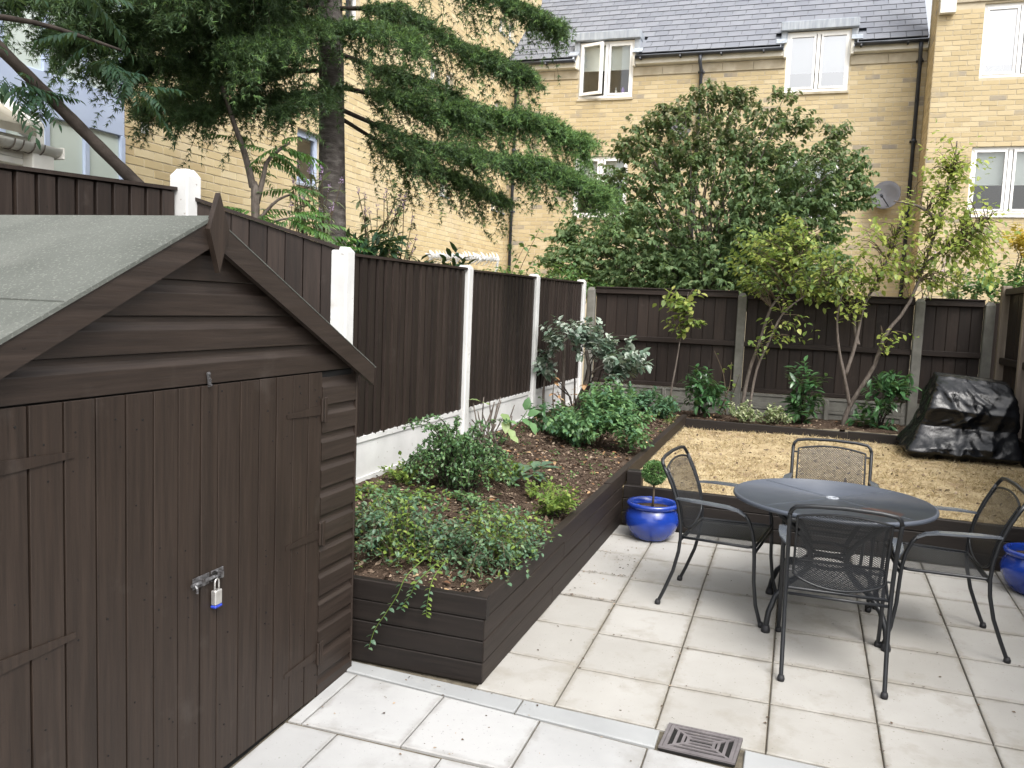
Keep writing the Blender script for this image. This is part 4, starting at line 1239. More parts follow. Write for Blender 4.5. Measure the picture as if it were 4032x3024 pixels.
for j in range(nv_ + 1):
    t = j / nv_
    for i in range(nu):
        a = 2 * math.pi * i / nu
        p, o_ = bq_pt(a, t)
        w = mnoise.noise(p * 2.1 + Vector((5, 1, 3)))
        s_ = p.x * .8 + p.y * .9
        f1 = ridge(Vector((s_ * 3.4 + p.z * 1.5 + w * .6, p.z * 1.5 - s_ * .5, 1.7)))
        f2 = ridge(Vector((s_ * 3.0 - p.z * 2.6 + w, p.z * 2.2 + s_, 8.2)))
        f3 = ridge(Vector((s_ * 8 + w * 2, p.z * 6.5 - s_ * 3, 4.4)))
        env = 1 if t < .74 else max(.18, 1 - (t - .74) / .10)
        f4 = ridge(Vector((s_ * 15, p.z * 15, 2.2)))
        k = (.020 * f1 + .016 * f2 + .013 * f3 + .006 * f4 + .010 * w - .012) * env
        if math.sin(a) < 0:          # taut creases running from the top corners down to the gathered middle
            for (ax_, az_), (bx_, bz_), hgt in (((1.33, .70), (1.71, .13), .030), ((1.90, .64), (1.71, .13), .026), ((1.50, .74), (1.62, .42), .014), ((1.08, .10), (1.71, .15), .026), ((1.71, .15), (1.99, .36), .022)):
                ux, uz = bx_ - ax_, bz_ - az_
                h_ = min(1, max(0, ((p.x - ax_) * ux + (p.z - az_) * uz) / (ux * ux + uz * uz)))
                dd_ = math.hypot(p.x - ax_ - ux * h_, p.z - az_ - uz * h_)
                k += hgt * max(0, 1 - dd_ / .10) ** 2.2
        hem = max(0, 1 - t / .20)
        k += (math.sin(a * 8 + 1 + w * 2) * .020 + math.sin(a * 17) * .007) * hem
        if t > .97: k = 0
        p += o_ * k
        if t > .80: p.z += .012 * f3 + .006 * w
        V.append((p.x, p.y, p.z + lawn_z(p.x, p.y) + .004 + (.02 * hem * max(0, math.sin(a * 8 + w * 3)) if j else 0)))
CF = [(j * nu + i, j * nu + (i + 1) % nu, (j + 1) * nu + (i + 1) % nu, (j + 1) * nu + i) for j in range(nv_) for i in range(nu)]
mb = MB(); mb.add(V, CF)
obj('plastic_sheet', mb, MT['bin_bag'], bq, True)
# ---------------------------------------------------------------- brick buildings
def wall_with_holes(mb, f, u0, u1, z0, z1, holes):
    """flat backing of a wall, split round its openings; f(u, z) -> point"""
    us = sorted({u0, u1, *[h[0] for h in holes], *[h[1] for h in holes]})
    zs = sorted({z0, z1, *[h[2] for h in holes], *[h[3] for h in holes]})
    us = [u for u in us if u0 <= u <= u1]; zs = [z for z in zs if z0 <= z <= z1]
    for a, b in zip(us, us[1:]):
        for c, d in zip(zs, zs[1:]):
            m, n = (a + b) / 2, (c + d) / 2
            if any(h[0] < m < h[1] and h[2] < n < h[3] for h in holes):
                continue
            mb.quad(f(a, c), f(b, c), f(b, d), f(a, d))

def brickwork(parent, f, nrm, u0, u1, z0, z1, holes, course, blen, mat, nsingle, key, uaxis):
    """real bricks, 9 mm proud of the mortar; the nsingle with the smallest key are objects, the rest one mesh"""
    mj = .012
    L = []
    rows = int((z1 - z0) / course)
    for r in range(rows):
        za = z0 + r * course; zb = za + course - mj; zm = (za + zb) / 2
        cuts = sorted([(h[0] - .004, h[1] + .004) for h in holes if h[2] - .01 < zm < h[3] + .01])
        spans, s = [], u0
        for a, b in cuts:
            if a > s: spans.append((s, min(a, u1)))
            s = max(s, b)
        if s < u1: spans.append((s, u1))
        for a, b in spans:
            off = (r % 2) * blen / 2
            k = math.floor((a - u0 - off) / blen)
            while True:
                p = u0 + off + k * blen; q = p + blen - mj
                k += 1
                p, q = max(p, a), min(q, b)
                if p >= b - .01: break
                if q - p > .03:
                    L.append((p, q, za, zb))
    L.sort(key=key)
    n = Vector(nrm)
    th = .005
    box = MB(); box.cbox(-.5, .5, -.5, .5, -.5, .5, .0)
    unit_b = MB(); c = .02
    # unit brick face: front with slightly eased edges
    V = [(-.5, 0, -.5), (.5, 0, -.5), (.5, 0, .5), (-.5, 0, .5), (-.492, 1, -.475), (.492, 1, -.475), (.492, 1, .475), (-.492, 1, .475)]
    unit_b.add(V, [(4, 5, 6, 7), (0, 1, 5, 4), (1, 2, 6, 5), (2, 3, 7, 6), (3, 0, 4, 7)])
    me = mesh_of(unit_b, mat, 'brick')
    rz = math.atan2(n.y, n.x) - math.pi / 2
    for p, q, za, zb in L[:nsingle]:
        cpt = Vector(f((p + q) / 2, (za + zb) / 2))
        inst('brick', me, parent, cpt, (q - p, th + random.uniform(-.0015, .002), zb - za), (0, 0, rz))
    rest = L[nsingle:]
    if rest:
        A = np.array(rest)
        V0 = np.array(V)
        um = (A[:, 0] + A[:, 1]) / 2; zm = (A[:, 2] + A[:, 3]) / 2
        P0 = np.array(f(0, 0), float); U = np.array(f(1, 0), float) - P0
        C = P0 + um[:, None] * U + zm[:, None] * np.array([0, 0, 1.])
        W = (A[:, 1] - A[:, 0])[:, None, None]; H = (A[:, 3] - A[:, 2])[:, None, None]
        T = th + RNG.uniform(-.0015, .002, (len(A), 1, 1))
        VV = C[:, None, :] + V0[None, :, 0:1] * W * U + V0[None, :, 1:2] * T * np.array(n) + V0[None, :, 2:3] * H * np.array([0, 0, 1.])
        Q = np.array([(4, 5, 6, 7), (0, 1, 5, 4), (1, 2, 6, 5), (2, 3, 7, 6), (3, 0, 4, 7)])
        F = (Q[None] + (np.arange(len(A)) * 8)[:, None, None]).reshape(-1, 4)
        np_mesh('brickwork', VV.reshape(-1, 3), F, mat, parent, 'stuff', flat=True)

def window(parent, f, n, u0, u1, z0, z1, lights=2, frame=.055, blind=.5, blind_mat='blind', room='room', glass='glass', open_leaf=None, sill='stone', rec=.05, fmat='upvc', sill_h=.045):
    """window in the opening u0..u1, z0..z1 of a wall plane f(u, z) with outward normal n"""
    n = Vector(n)
    def bx(mb, a, b, c, d, t0, t1):
        P = [Vector(f(a, c)), Vector(f(b, c))]
        q = [P[0] - n * t1, P[1] - n * t1, P[1] - n * t0, P[0] - n * t0]
        mb.hexa([(v.x, v.y, c) for v in q] + [(v.x, v.y, d) for v in q])
    mb = MB()
    t0, t1 = rec, rec + .065
    bx(mb, u0, u1, z0, z0 + frame * 1.1, t0, t1); bx(mb, u0, u1, z1 - frame, z1, t0, t1)
    bx(mb, u0, u0 + frame, z0 + frame * 1.1 + .0005, z1 - frame - .0005, t0, t1); bx(mb, u1 - frame, u1, z0 + frame * 1.1 + .0005, z1 - frame - .0005, t0, t1)
    w = (u1 - u0) / lights
    for k in range(1, lights):
        m = u0 + k * w
        bx(mb, m - frame * .55, m + frame * .55, z0 + frame * 1.1 + .0005, z1 - frame - .0005, t0, t1)
    wn_ = obj('window', mb, MT[fmat], parent)
    if sill:
        sb = MB(); bx(sb, u0 - .02, u1 + .02, z0 - sill_h, z0 - .0015, -.035, rec + .06)
        obj('sill', sb, MT[sill], wn_)
    for k in range(lights):
        a, b = u0 + k * w + frame * .6, u0 + (k + 1) * w - frame * .6
        if k != open_leaf:
            sm = MB()
            s = frame * .72
            c, d = z0 + frame * 1.1 + .002, z1 - frame - .002
            a2, b2 = a + frame * .25, b - frame * .25
            bx(sm, a2, b2, c, c + s, t0 - .012, t1 - .02); bx(sm, a2, b2, d - s, d, t0 - .012, t1 - .02)
            bx(sm, a2, a2 + s, c + s + .0005, d - s - .0005, t0 - .012, t1 - .02); bx(sm, b2 - s, b2, c + s + .0005, d - s - .0005, t0 - .012, t1 - .02)
            obj('sash', sm, MT[fmat], wn_)
            P = [f(a2 + s, c + s), f(b2 - s, c + s), f(b2 - s, d - s), f(a2 + s, d - s)]
            obj('pane', MB().quad(*[tuple(Vector(p) - n * (t0 + .02)) for p in P]), MT[glass], wn_)
        else:
            # side hung leaf standing open, hinged on its outer edge
            a2, b2 = a + .01, b - .01
            c, d = z0 + frame * 1.15, z1 - frame * .8
            h = Vector(f(a2, 0)) - n * (t0 - .015); h.z = 0
            ud = (Vector(f(1, 0)) - Vector(f(0, 0))); ang = R(-17)
            rot = Matrix.Rotation(ang, 3, 'Z')
            ud2, n2 = rot @ ud, rot @ n
            def lx(mb, p, q, c_, d_, ta, tb):
                e = [h + ud2 * p + n2 * ta, h + ud2 * q + n2 * ta, h + ud2 * q + n2 * tb, h + ud2 * p + n2 * tb]
                mb.hexa([(v.x, v.y, c_) for v in e] + [(v.x, v.y, d_) for v in e])
            W = b2 - a2 + .02; s = frame
            sm = MB()
            lx(sm, 0, W, c, c + s, -.02, .035); lx(sm, 0, W, d - s, d, -.02, .035)
            lx(sm, 0, s, c + s + .0005, d - s - .0005, -.02, .035); lx(sm, W - s, W, c + s + .0005, d - s - .0005, -.02, .035)
            obj('open_casement', sm, MT[fmat], wn_)
            e0, e1 = h + ud2 * s, h + ud2 * (W - s)
            obj('pane', MB().quad((e0.x, e0.y, c + s), (e1.x, e1.y, c + s), (e1.x, e1.y, d - s), (e0.x, e0.y, d - s)), MT[glass], wn_)
    if blind > 0:
        zb = lerp(z1, z0, blind)
        P = [f(u0 + .03, zb), f(u1 - .03, zb), f(u1 - .03, z1 - .02), f(u0 + .03, z1 - .02)]
        o = MB().quad(*[tuple(Vector(p) - n * (t1 + .04)) for p in P])
        a_, b_ = Vector(f(u0 + .03, 0)) - n * (t1 + .04), Vector(f(u1 - .03, 0)) - n * (t1 + .04)
        o.tube([(a_.x, a_.y, zb), (b_.x, b_.y, zb)], .009, 6)
        obj('blind', o, MT[blind_mat], wn_)
    rm = MB()
    def pt(u, z, t):
        v = Vector(f(u, z)) - n * t
        return (v.x, v.y, z)
    e, dp = .12, .85
    a, b, c, d = u0 - e * 0, u1 + e * 0, z0 - .0, z1 + .0
    rm.quad(pt(a, c, dp), pt(b, c, dp), pt(b, d, dp), pt(a, d, dp))
    rm.quad(pt(a, c, t1), pt(a, c, dp), pt(a, d, dp), pt(a, d, t1)); rm.quad(pt(b, c, t1), pt(b, c, dp), pt(b, d, dp), pt(b, d, t1))
    rm.quad(pt(a, c, t1), pt(b, c, t1), pt(b, c, dp), pt(a, c, dp)); rm.quad(pt(a, d, t1), pt(b, d, t1), pt(b, d, dp), pt(a, d, dp))
    obj('interior', rm, MT[room], wn_)
    # reveal lining the opening
    rv = MB()
    for (p, q) in (((u0, z0), (u0, z1)), ((u1, z0), (u1, z1)), ((u0, z1), (u1, z1)), ((u0, z0), (u1, z0))):
        rv.quad(pt(*p, 0), pt(*q, 0), pt(*q, t0), pt(*p, t0))
    obj('reveal', rv, MT['mortar'], wn_)
    return wn_

FYY, BYY = 17.5, 16.55
mb_ = root('apartment_building', 'yellow brick apartment block with grey slate roof, dormer windows and projecting bay', 'building', (-1, 17.5, 0))
fF = lambda u, z: (u, FYY, z)
fB = lambda u, z: (u, BYY, z)
fR = lambda u, z: (1.89, FYY - u, z)            # return wall of the bay, u from the corner outwards
W1, W2 = (-4.76, -3.61, 6.27, 7.42), (-.61, .545, 6.22, 7.36)
WA, WB = (-4.77, -3.62, 3.81, 5.09), (-.64, .51, 3.74, 4.99)
wall = MB()
ztop = 6.69
holes = [W1, W2, WA, WB]
hh = [(a, b, c, min(d, ztop + .3)) for a, b, c, d in holes]
wall_with_holes(wall, fF, -6.42, 1.89, 0, 7.0, [(a, b, c, d if d < 7 else 7.0) for a, b, c, d in holes])
V1, V2 = (2.615, 3.80, 6.10, 7.34), (2.61, 3.83, 3.78, 4.95)
wall_with_holes(wall, fB, 1.89, 6.5, 0, 7.42, [V1, V2])
wall_with_holes(wall, fR, 0, FYY - BYY, 0, 9.2, [])
wall_with_holes(wall, fB, 1.89, 6.5, 7.42, 9.2, [])
wo = obj('wall', wall, MT['mortar'], mb_)
camp = Vector((0, 0, 1.875))
kB = lambda b: abs(b[0] - 2.2) + abs((b[2]) - 4.6) * .8 if b[2] > 2.6 else 99 + b[2] * -1
brickwork(wo, fB, (0, -1, 0), 1.895, 6.0, 2.0, 7.34, [V1, V2], .0865, .262, MT['brick'], 170, kB, 'x')
kF = lambda b: abs(b[0] - .9) * 1.0 + abs(b[2] - 5.6)
brickwork(wo, fF, (0, -1, 0), -6.36, 1.885, 2.0, 6.68, holes, .0865, .262, MT['brick'], 130, kF, 'x')
brickwork(wo, fR, (-1, 0, 0), .0, FYY - BYY - .002, 2.0, 9.2, [], .0865, .262, MT['brick'], 0, lambda b: b[0], 'y')
# string band of stone under the eaves
for a, b in ((-6.35, W1[0] - .01), (W1[1] + .01, W2[0] - .01), (W2[1] + .01, 1.88)):
    k = max(1, round((b - a) / .62)); p = (b - a) / k
    for i in range(k):
        obj('stone_block', MB().cbox(a + i * p + .003, a + (i + 1) * p - .003, FYY - .028, FYY - .001, 6.69, 6.868, .003), MT['stone'], wo)
for i in range(7):
    obj('stone_block', MB().cbox(1.9 + i * .62 + .003, 1.9 + (i + 1) * .62 - .003, BYY - .03, BYY - .001, 7.345 + .03, 7.56, .003), MT['stone'], wo)
obj('corbel', MB().cbox(1.905, 2.155, BYY - .13, BYY - .031, 7.19, 7.50, .006), MT['fascia'], mb_)
eaves = MB()
for a, b in ((-6.36, W1[0] - .055), (W1[1] + .055, W2[0] - .055), (W2[1] + .055, 1.87)):
    eaves.hexa([(a, FYY - .13, 6.90), (b, FYY - .13, 6.90), (b, FYY + .02, 6.872), (a, FYY + .02, 6.872), (a, FYY - .13, 7.0), (b, FYY - .13, 7.0), (b, FYY + .02, 7.0), (a, FYY + .02, 7.0)])
for u in (W1[0], W1[1], W2[0], W2[1]):
    s_ = 1 if u in (W1[1], W2[1]) else -1
    a, b = sorted((u, u + s_ * .052))
    eaves.cbox(a, b, FYY - .15, FYY + .03, 6.86, 7.14, .004)
obj('fascia', eaves, MT['fascia'], mb_)
for a, b in ((-6.36, W1[0] - .06), (W1[1] + .06, W2[0] - .06), (W2[1] + .06, 1.86)):
    mb = MB(); r = .055
    pr = [(0, FYY - .195 + r * math.cos(t), 7.035 + r * math.sin(t)) for t in np.linspace(math.pi, 2 * math.pi, 9)]
    pr += [(0, FYY - .195 + (r - .006) * math.cos(t), 7.035 + (r - .006) * math.sin(t)) for t in np.linspace(2 * math.pi, math.pi, 9)]
    mb.prism([(a, y, z) for _, y, z in pr], (b - a, 0, 0))
    mb.cbox(a, a + .01, FYY - .25, FYY - .14, 6.985, 7.04); mb.cbox(b - .01, b, FYY - .25, FYY - .14, 6.985, 7.04)
    k = int((b - a) / .8)
    for i in range(k + 1):
        u = a + .1 + i * .8
        mb.cbox(u, u + .03, FYY - .255, FYY - .13, 6.965, 7.0, .002)
    obj('gutter', mb, MT['gutter'], mb_, True)
def downpipe(x, z_low):
    mb = MB()
    mb.tube([(x, FYY - .195, 6.98), (x, FYY - .195, 6.86), (x + .02, FYY - .07, 6.68), (x + .02, FYY - .07, z_low)], .036, 10)
    for z in (6.66, 5.2, 3.9):
        mb.tube([(x + .02, FYY - .07, z), (x + .02, FYY - .07, z + .07)], .045, 10)
        mb.cbox(x - .045, x + .085, FYY - .04, FYY - .012, z + .01, z + .05, .003)
    obj('downpipe', mb, MT['gutter'], mb_, True)
for x in (-6.15, -2.24, 1.74):
    downpipe(x, .2)
# windows
w1 = window(mb_, fF, (0, -1, 0), *W1, blind=.48, open_leaf=0, room='room', rec=.015)
window(mb_, fF, (0, -1, 0), *W2, blind=.66, blind_mat='blind_w', room='room', glass='glass_hi', rec=.015)
window(mb_, fF, (0, -1, 0), *WA, blind=.42, room='room_dk')
window(mb_, fF, (0, -1, 0), *WB, blind=.30, room='room_dk')
window(mb_, fB, (0, -1, 0), *V1, blind=.80, blind_mat='blind_w', room='room_dk', glass='glass_hi', sill=None)
window(mb_, fB, (0, -1, 0), *V2, blind=.55, blind_mat='blind', room='room_dk', sill='upvc')
# things standing on the window sills
b1 = root('pump_bottle', 'lilac bottle standing on the sill inside the open dormer window', 'bottle', (-3.845, 17.66, 6.33))
obj('body', MB().lathe([(0, 0), (.033, .0), (.035, .02), (.035, .13), (.02, .155), (.014, .16), (.014, .185), (0, .186)], (-3.845, 17.66, 6.34), 16), MT['lilac'], b1, True)
b2 = root('tube', 'slim white bottle beside the lilac bottle in the dormer window', 'bottle', (-3.99, 17.66, 6.33))
obj('body', MB().lathe([(0, 0), (.02, .0), (.022, .02), (.021, .12), (.01, .13), (.008, .18), (0, .181)], (-3.99, 17.66, 6.34), 16), MT['white_pl'], b2, True)
fn = root('desk_fan', 'pale round desk fan behind the upper window of the bay', 'fan', (2.87, 16.78, 6.17))
mb = MB()
fc = (2.87, 16.76, 6.33)
for r in np.linspace(.03, .145, 7):
    mb.tube([(fc[0] + r * math.cos(t), fc[1] - .02 * (1 - r / .15), fc[2] + r * math.sin(t)) for t in np.linspace(0, 2 * math.pi, 25)], .003, 4, False)
obj('cage', mb, MT['fan'], fn)
mb = MB()
for k in range(3):
    a = k * 2.094
    mb.add([(fc[0] + .02 * math.cos(a), fc[1] + .03, fc[2] + .02 * math.sin(a)), (fc[0] + .125 * math.cos(a - .1), fc[1] + .015, fc[2] + .125 * math.sin(a - .1)), (fc[0] + .13 * math.cos(a + .5), fc[1] + .03, fc[2] + .13 * math.sin(a + .5)), (fc[0] + .09 * math.cos(a + .95), fc[1] + .045, fc[2] + .09 * math.sin(a + .95))], [(0, 1, 2, 3)])
mb.lathe([(0, -.03), (.03, -.025), (.03, .025), (0, .03)], fc, 12)
obj('blades', mb, MT['fan'], fn)
obj('stand', MB().tube([(fc[0], fc[1] + .05, fc[2]), (fc[0], fc[1] + .05, 6.17)], .014, 8).cbox(fc[0] - .08, fc[0] + .08, fc[1], fc[1] + .12, 6.16, 6.175), MT['fan'], fn)

# roof of separate slates
RSL = .88
ry0, rz0 = FYY - .19, 7.075
ra = math.atan(RSL)
def rp(x, s, off=0.0):          # point on the roof, s metres up the slope
    return (x, ry0 + s * math.cos(ra) - off * math.sin(ra), rz0 + s * math.sin(ra) + off * math.cos(ra))
deck = MB()
for a_, b_, s0 in ((-6.40, W1[0] - .12, 0), (W1[0] - .12, W1[1] + .12, .62), (W1[1] + .12, W2[0] - .12, 0), (W2[0] - .12, W2[1] + .12, .56), (W2[1] + .12, 1.86, 0)):
    deck.quad(rp(a_, s0, -.02), rp(b_, s0, -.02), rp(b_, 7, -.02), rp(a_, 7, -.02))
ro = obj('roof', deck, MT['gutter'], mb_)
def in_dormer(x, s):
    y, z = rp(x, s)[1:]
    return any(a - .13 < x < b + .13 and z < d + .10 for a, b, c, d in (W1, W2))
SLATES = []
ex, swd = .245, .272
for r in range(26):
    off = (r % 2) * swd / 2
    k = 0
    while True:
        a = -6.40 + k * swd - off; b = a + swd - .009
        k += 1
        if a > 1.85: break
        a2, b2 = max(a, -6.40), min(b, 1.86)
        if b2 - a2 < .05: continue
        s = r * ex
        m = (a2 + b2) / 2
        if in_dormer(m, s + ex * .5):
            continue
        SLATES.append((a2, b2, s))
def slate_geo(mb, a, b, s, dz):
    t = .010
    P = [rp(a, s, .014 + dz), rp(b, s, .014 + dz + random.uniform(0, .003)), rp(b, s + ex * 1.5, -.004), rp(a, s + ex * 1.5, -.004),
         rp(a, s, .014 + dz + t), rp(b, s, .014 + dz + t + random.uniform(0, .003)), rp(b, s + ex * 1.5, -.004 + t), rp(a, s + ex * 1.5, -.004 + t)]
    mb.hexa(P)
vis = [q for q in SLATES if q[2] < ex * 15]
vis.sort(key=lambda q: q[2])
for q in vis[:300]:
    mb = MB(); slate_geo(mb, *q, random.uniform(0, .003))
    obj('slate', mb, MT['slate'], ro)
mb = MB()
for q in vis[300:] + [q for q in SLATES if q[2] >= ex * 15]:
    slate_geo(mb, *q, random.uniform(0, .003))
obj('slates', mb, MT['slate'], ro, kind='stuff')
# lead dormer hoods over the two eaves windows
for (a, b, c, d) in (W1, W2):
    mb = MB()
    yb = ry0 + (d + .20 - rz0) / RSL + .15
    mb.cbox(a - .13, b + .13, FYY - .10, yb, d + .015, d + .185, .012)
    ho = obj('dormer_hood', mb, MT['lead'], mb_)
    ck = MB()
    for u, s_ in ((a, -1), (b, 1)):
        p, q = sorted((u + s_ * .002, u + s_ * .115))
        zlo = 7.10
        ck = MB(); ck.hexa([(p, FYY - .03, zlo), (q, FYY - .03, zlo), (q, FYY + .1, zlo), (p, FYY + .1, zlo), (p, FYY - .03, d + .014), (q, FYY - .03, d + .014), (q, FYY + .45, d + .014), (p, FYY + .45, d + .014)])
        obj('cheek', ck, MT['lead'], ho)
    fl = MB()
    for u, s_ in ((a, -1), (b, 1)):
        p, q = sorted((u + s_ * .0, u + s_ * .2))
        fl.hexa([rp(p, .02, .03), rp(q, .02, .03), rp(q, .20, .03), rp(p, .20, .03), rp(p, .02, .04), rp(q, .02, .04), rp(q, .20, .04), rp(p, .20, .04)])
    obj('flashing', fl, MT['lead'], ho)

# satellite dishes
def sat_dish(label, x, y, z, tilt):
    t = root('satellite_dish', label, 'satellite dish', (x, FYY, z))
    mb = MB()
    ax = Vector((-.35, -.88, .32)).normalized(); q = Vector((0, 0, 1)).rotation_difference(ax).to_matrix()
    b = len(mb.v)
    prof = [(0, .0), (.10, .008), (.2, .03), (.285, .062), (.29, .066), (.285, .070), (.2, .038), (0, .008)]
    tmp = MB(); tmp.lathe([(r, h) for r, h in prof], (0, 0, 0), 32)
    mb.add([tuple(q @ Vector((v[0] * .92, v[1], v[2])) + Vector((x, y, z))) for v in tmp.v], tmp.f)
    obj('reflector', mb, MT['dish'], t, True)
    c = Vector((x, y, z))
    tip = c + ax * .33 + Vector((0, 0, -.12))
    m2 = MB(); m2.tube([c + q @ Vector((0, -.26, .05)), tip], .011, 6); m2.tube([tip, tip - ax * .07], .026, 8)
    obj('feed_arm', m2, MT['gutter'], t)
    obj('bracket', MB().tube([c - ax * .01, c + Vector((0, .12, -.02)), (x, FYY, z - .05)], .018, 6), MT['galv'], t)
sat_dish('grey satellite dish on the brick wall behind the yellow green tree', 1.36, 17.28, 4.2, 0)
sat_dish('satellite dish on the brick wall, half hidden by the big green tree', -2.52, 17.28, 5.55, 0)

# ---------------------------------------------------------------- golden brick block on the left with a glazed stair
lb = root('apartment_building', 'golden brick block at the left with small windows and pale glazed panels', 'building', (-6.3, 12, 0))
fL = lambda u, z: (-6.3, u, z)
LW = [(9.47, 10.05, 3.36, 4.06), (16.72, 17.03, 7.54, 7.88), (17.31, 17.62, 7.56, 7.92), (13.44, 13.75, 5.72, 6.08), (14.10, 14.43, 5.66, 6.02), (16.65, 16.95, 5.78, 6.16), (17.18, 17.42, 5.8, 6.16),
      (13.98, 14.34, 3.82, 4.2), (16.62, 16.97, 3.88, 4.26), (17.16, 17.40, 3.88, 4.26), (10.6, 11.0, 5.7, 6.3), (9.47, 10.05, 6.2, 6.9)]
wall = MB()
wall_with_holes(wall, fL, 6.545, 19.5, 0, 12, LW)
wl = obj('wall', wall, MT['mortar_l'], lb)
kL = lambda b: b[0] + abs(b[2] - 3.2) * 1.2 if 2.35 < b[2] < 5 else 99
brickwork(wl, fL, (1, 0, 0), 6.55, 19.5, 1.9, 11.0, LW, .0865, .262, MT['brick_l'], 300, kL, 'y')
for h in LW:
    big = h[1] - h[0] > .5
    window(lb, fL, (1, 0, 0), *h, lights=1, frame=.05 if big else .035, blind=0.0 if not big else .12, room='room_dk' if not big else 'room', sill='lead', rec=.07, fmat='blue_frame' if big else 'upvc', sill_h=.03)
obj('vent_box', MB().cbox(-6.29, -6.27, 6.75, 6.84, 3.43, 3.54, .004).tube([(-6.275, 6.795, 3.48), (-6.262, 6.795, 3.48)], .022, 10), MT['white_pl'], lb)
gl = MB()
gl.cbox(-6.34, -6.285, 3.4, 6.54, 3.35, 3.72, .004)
gl.cbox(-6.34, -6.285, 3.4, 6.54, 6.4, 6.7, .004)
ys = [3.45 + .43 * i for i in range(8)]
for y in ys:
    y = y + .06
    gl.cbox(-6.335, -6.282, y - .028, y + .028, .2, 3.349, .003); gl.cbox(-6.335, -6.282, y - .028, y + .028, 3.721, 6.399, .003)
gf = obj('glazed_screen', gl, MT['blue_frame'], lb)
for i in range(7):
    for z0, z1 in ((.2, 3.345), (3.725, 6.395)):
        obj('glass_panel', MB().box(-6.325, -6.312, ys[i] + .09, ys[i + 1] + .03, z0, z1), MT['green_panel'], gf)

# ---------------------------------------------------------------- corner of the neighbouring house, roof edge and gutter only
nh = root('house_eaves', 'old white house eaves with gutter and mossy roof edge beyond the left fence', 'house', (-4.7, 3.6, 1.5))
hx = -4.62
obj('wall', MB().box(hx - .75, hx - .22, 2.0, 4.12, 0, 2.62), MT['eaves'], nh)
obj('soffit', MB().cbox(hx - .7, hx - .02, 2.0, 4.16, 2.625, 2.665, .004), MT['eaves'], nh)
obj('fascia', MB().cbox(hx - .05, hx - .02, 2.0, 4.12, 2.667, 2.80, .004).cbox(hx - .2, hx + .06, 4.0, 4.16, 2.53, 2.72, .006), MT['eaves'], nh)
mb = MB(); r = .058
pr = [(hx + .045 + r * math.cos(t), 1.9, 2.755 + r * math.sin(t)) for t in np.linspace(math.pi, 2 * math.pi, 9)] + [(hx + .045 + (r - .008) * math.cos(t), 1.9, 2.755 + (r - .008) * math.sin(t)) for t in np.linspace(2 * math.pi, math.pi, 9)]
mb.prism(pr, (0, 2.30, 0)); mb.cbox(hx - .012, hx + .105, 4.185, 4.2, 2.69, 2.765, .003)
gu = obj('gutter', mb, MT['eaves'], nh, True)
for y in (3.84, 3.90, 3.98, 4.05):
    mb = MB(); mb.tube([(hx + .045 + (r + .004) * math.cos(t), y, 2.755 + (r + .004) * math.sin(t)) for t in np.linspace(math.pi, 2 * math.pi, 9)], .004, 5)
    obj('gutter_clip', mb, MT['bark_grey'], gu)
mb = MB()
mb.hexa([(hx + .07, 2.0, 2.80), (hx + .07, 4.02, 2.80), (hx - .75, 4.02, 3.25), (hx - .75, 2.0, 3.25), (hx + .07, 2.0, 2.85), (hx + .07, 4.02, 2.85), (hx - .75, 4.02, 3.30), (hx - .75, 2.0, 3.30)])
obj('roof', mb, MT['rooftile'], nh)
mb = MB()
mb.hexa([(hx + .02, 4.022, 2.77), (hx + .02, 4.12, 2.77), (hx - .75, 4.12, 3.2), (hx - .75, 4.022, 3.2), (hx + .02, 4.022, 2.90), (hx + .02, 4.12, 2.90), (hx - .75, 4.12, 3.35), (hx - .75, 4.022, 3.35)])
obj('verge_board', mb, MT['eaves'], nh)

# ---------------------------------------------------------------- spinning anti climb spikes on a rail beyond the fence
rz_ = root('spike_barrier', 'shiny galvanised anti climb spike barrier showing above the left fence', 'security barrier', (-5.8, 13.5, 2.4))
A_, B_ = Vector((-6.25, 13.5, 2.68)), Vector((-4.93, 13.5, 2.645))
mb = MB(); mb.tube([A_, B_], .02, 8)
for q in (.40, .985):
    p = A_.lerp(B_, q)
    mb.tube([p, p + Vector((-.02, 0, -.14)), p + Vector((-.05, 0, -.22)), p + Vector((-.05, 0, -1.4))], .018, 8)
obj('rail', mb, MT['galv'], rz_)
nsp = 21
for k in range(nsp):
    p = A_.lerp(B_, (k + .5) / nsp)
    mb = MB()
    ph = random.uniform(0, 1.5)
    mb.tube([p - Vector((.022, 0, 0)), p + Vector((.022, 0, 0))], .032, 8)
    for j in range(4):
        a = ph + j * math.pi / 2
        u = Vector((0, math.cos(a), math.sin(a)))
        pr = []
        for t in np.linspace(0, 1, 6):
            r_ = .03 + .10 * t
            c = p + u * r_ + Vector((-.055 * t * t, 0, 0))
            pr.append((c, .032 * (1 - t) ** .7 + .002))
        for i in range(5):
            (c0, w0), (c1, w1) = pr[i], pr[i + 1]
            sd = Vector((.35, 0, 0)) + u.cross(Vector((1, 0, 0))); sd.normalize()
            th = Vector((.003, 0, 0))
            mb.hexa([c0 - sd * w0 - th, c0 + sd * w0 - th, c1 + sd * w1 - th, c1 - sd * w1 - th, c0 - sd * w0 + th, c0 + sd * w0 + th, c1 + sd * w1 + th, c1 - sd * w1 + th])
    obj('spike', mb, MT['galv'], rz_)
